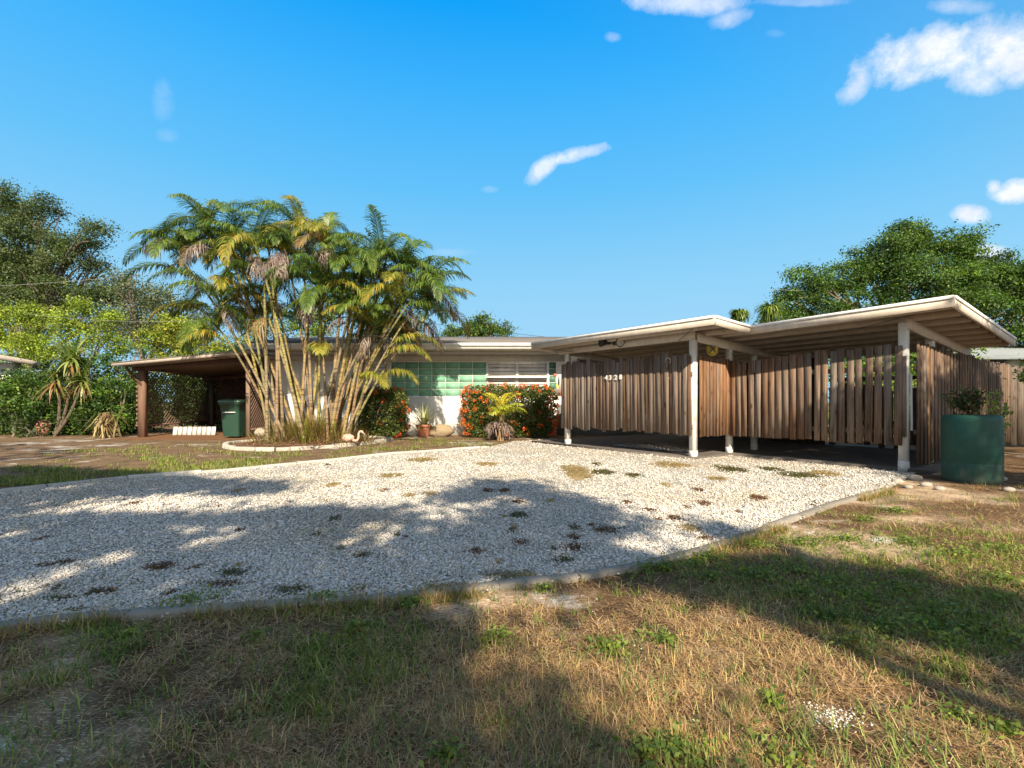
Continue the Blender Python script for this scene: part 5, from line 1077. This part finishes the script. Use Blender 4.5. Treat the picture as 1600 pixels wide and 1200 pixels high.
# ------------------------------------------------------------------ neighbours
nb = empty('neighbour_house', (-17, 17, 0), 'white neighbour house with a pale eave at the left edge', 'house')
mb = MB(); x1 = (20 - 800) / F * 16.6; mb.box((x1 - 8, 16.6, 0), (x1, 16.9, 2.35), (.72, .71, .68)); mb.box((x1 - 8, 16.9, 0), (x1 - 3, 24, 2.35), (.72, .71, .68)); mb.build('wall', M['wall'], nb)
mb = MB(); a = P(50, 563, 15.9)
mb.add([(a[0], 15.9, a[2]), (a[0] - .9, 17.1, a[2] + .02), (a[0] - 6, 17.1, a[2] + .95), (a[0] - 6, 15.9, a[2] + .95), (a[0], 15.9, a[2] - .14), (a[0] - .9, 17.1, a[2] - .12), (a[0] - 6, 17.1, a[2] + .8), (a[0] - 6, 15.9, a[2] + .8)], [(0, 1, 2, 3), (7, 6, 5, 4), (0, 3, 7, 4), (0, 4, 5, 1), (1, 5, 6, 2)], (.40, .35, .31)); mb.build('roof', M['paint'], nb)
nb = empty('neighbour_house', (17, 18, 0), 'cream neighbour house with a grey roof beyond the back fence', 'house')
x0_ = (1541 - 800) / F * 17.5; mb = MB(); mb.box((x0_, 17.5, 0), (x0_ + 10, 24, 2.62), (.62, .58, .50)); mb.build('wall', M['wall'], nb)
mb = MB(); x2 = x0_ - .8; zr = 2.62
mb.add([(x2, 16.8, zr), (x2 + 11.5, 16.8, zr), (x2 + 11.5, 20.5, zr + .75), (x2 + 2.5, 20.5, zr + .75), (x2, 24.5, zr), (x2 + 11.5, 24.5, zr), (x2, 16.8, zr - .14), (x2 + 11.5, 16.8, zr - .14), (x2, 24.5, zr - .14)], [(0, 1, 2, 3), (0, 3, 4, 4), (3, 2, 5, 4), (6, 7, 1, 0), (8, 6, 0, 4)], (.30, .33, .34)); mb.build('roof', M['roofing'], nb)
mb = MB(); p = P(1561, 568, 17.4); mb.box((p[0] - .25, 17.3, p[2] - .3), (p[0] + .1, 17.49, p[2] + .1), (.12, .12, .13)); mb.box((p[0] + .25, 17.40, p[2] - .4), (p[0] + .75, 17.49, p[2] + .35), (.55, .54, .52)); mb.build('meter_box', M['metal'], nb)

# utility wires
def wire(a, b, sag, label, r=.012, c=(.05, .05, .05)):
    a = np.array(a); b = np.array(b); t = np.linspace(0, 1, 24)[:, None]; p = a * (1 - t) + b * t; p[:, 2] -= sag * 4 * (t * (1 - t))[:, 0]
    mb = MB(); mb.tube(p, r, 5, c); tag(mb.build('power_line', M['metal']), label, 'wire')
wire(P(560, 490, 42), P(1150, 555, 30), .2, 'thin dark power line crossing behind the house roof, upper of two', .014)
wire(P(560, 485, 34), P(730, 540, 32), .1, 'thin dark power line dropping steeply behind the house roof', .012)
wire(P(-40, 448, 18), P(290, 420, 18), .1, 'pale wire crossing in front of the tall oak', .005, (.3, .3, .3))
wire(P(40, 490, 18), P(330, 500, 17), .15, 'pale wire crossing in front of the lime green trees', .0045, (.3, .3, .3))
wire(P(1198, 452, 18), P(1255, 454, 19), .005, 'thin pale wire crossing the big green tree on the right', .004, (.4, .4, .4))

# ------------------------------------------------------------------ trees behind the viewpoint that shade the yard
S1 = [(-300,1500),(-300,735),(60,730),(230,740),(330,750),(430,755),(455,768),(380,775),(250,772),(130,782),(70,800),(150,806),(240,806),(345,806),(400,802),(480,790),(600,801),(712,771),(761,750),(825,750),(860,767),(925,786),(960,812),(1050,822),(1125,822),(1165,838),(1080,866),(960,893),(800,905),(660,925),(600,960),(650,1000),(665,1090),(640,1160),(820,1190),(900,1090),(930,1230),(900,1500)]
S1b = [(-300,1500),(-300,1010),(300,985),(560,960),(640,1000),(655,1090),(620,1200),(760,1215),(840,1150),(900,1130),(930,1230),(900,1500)]
S2 = [(1010,908),(1020,885),(1130,860),(1250,880),(1400,905),(1620,948),(1900,1020),(1900,1100),(1600,1035),(1450,998),(1333,968),(1200,932),(1080,917)]
S3 = [(-200,700),(-200,692),(60,694),(150,712),(60,722),(-200,716)]
def shade_tree(label, masks, n, hr, x_t, y_t, lsz=.15):
    P_ = []
    for (mk, hi, cnt, jit) in masks:
        w = np.array([G(*q)[:2] for q in mk]); lo = w.min(0); up = w.max(0); got = 0
        while got < cnt:
            q = rng.uniform(lo, up, (cnt * 3, 2)); q = q[inpoly(q[:, 0], q[:, 1], w)]
            q = q[fbm(q[:, 0], q[:, 1], 2.3, 31) > (.30 if mk is S1b else .36 if mk is S1 else .50)][:cnt - got]; q = q + rng.normal(0, 1, q.shape) * jit * rng.choice([.4, 1, 2.2], len(q))[:, None]; got += len(q)
            h_ = hi + 1.2 * (fbm(q[:, 0], q[:, 1], .6, 8) - .5) * 2 + rng.normal(0, .45, len(q))
            P_.append(np.c_[q[:, 0] - SUN.x / -SUN.z * h_, q[:, 1] - SUN.y / -SUN.z * h_, h_])
    p = np.vstack(P_); c = p.mean(0); base = np.array((x_t, y_t, 0)); o = empty('shade_tree', base, label, 'tree')
    mb = MB(); mb.add(*leaves(p, lsz, mixc(MID, len(p)), .2, .6)); mb.build('crown', M['leaf'], o)
    mb = MB(); fk = base + [0, 0, hr]; mb.tube(tube_path(base, fk, (0, 0, 0)), np.linspace(.28, .2, 8), 9, (.25, .2, .16))
    for k in range(16): q = p[rng.integers(len(p))]; mb.tube(tube_path(fk, q, rng.normal(0, .3, 3)), np.linspace(.09, .015, 8), 6, (.25, .2, .16), cap=False)
    mb.build('trunk', M['bark'], o)
shade_tree('large leafy tree behind the viewpoint whose shade falls over the driveway', [(S1, 7.0, 30000, .10), (S3, 7, 900, .1), (S1b, 6.5, 13000, .14)], 0, 3.2, -2.5, -7.5)
shade_tree('leafy tree behind the viewpoint whose shade crosses the right lawn', [(S2, 6.0, 4000, .08)], 0, 3.0, 4.5, -6.5)
# smaller tree that dapples the barrel, post and picket fence
tg_ = [(6.1, 6.4, .45, .62), (5.95, 7.35, 1.2, .5), (7.3, 8.3, .9, .8), (5.35, 7.75, .9, .5), (6.6, 7.3, .2, .7), (7.9, 9.9, 1.0, .7), (9.0, 10.6, 1.2, .7), (10.0, 10.4, .8, .7), (8.2, 10.6, .3, .6), (6.9, 6.0, .3, .8)]
lb_ = [(*(np.array(q[:3]) - np.array(SUN) * 9.5), q[3] * 1.1, q[3] * 1.1, q[3] * .8) for q in tg_]
c = np.mean([q[:3] for q in lb_], 0)
tree('dappling_tree', 'open crowned tree beyond the right edge that dapples barrel and picket fence', 'tree', (c[0] + 1.2, c[1] - .5, 0), 3.6, .14, lb_, .12, MID, 85, clump=.16)
print('done')
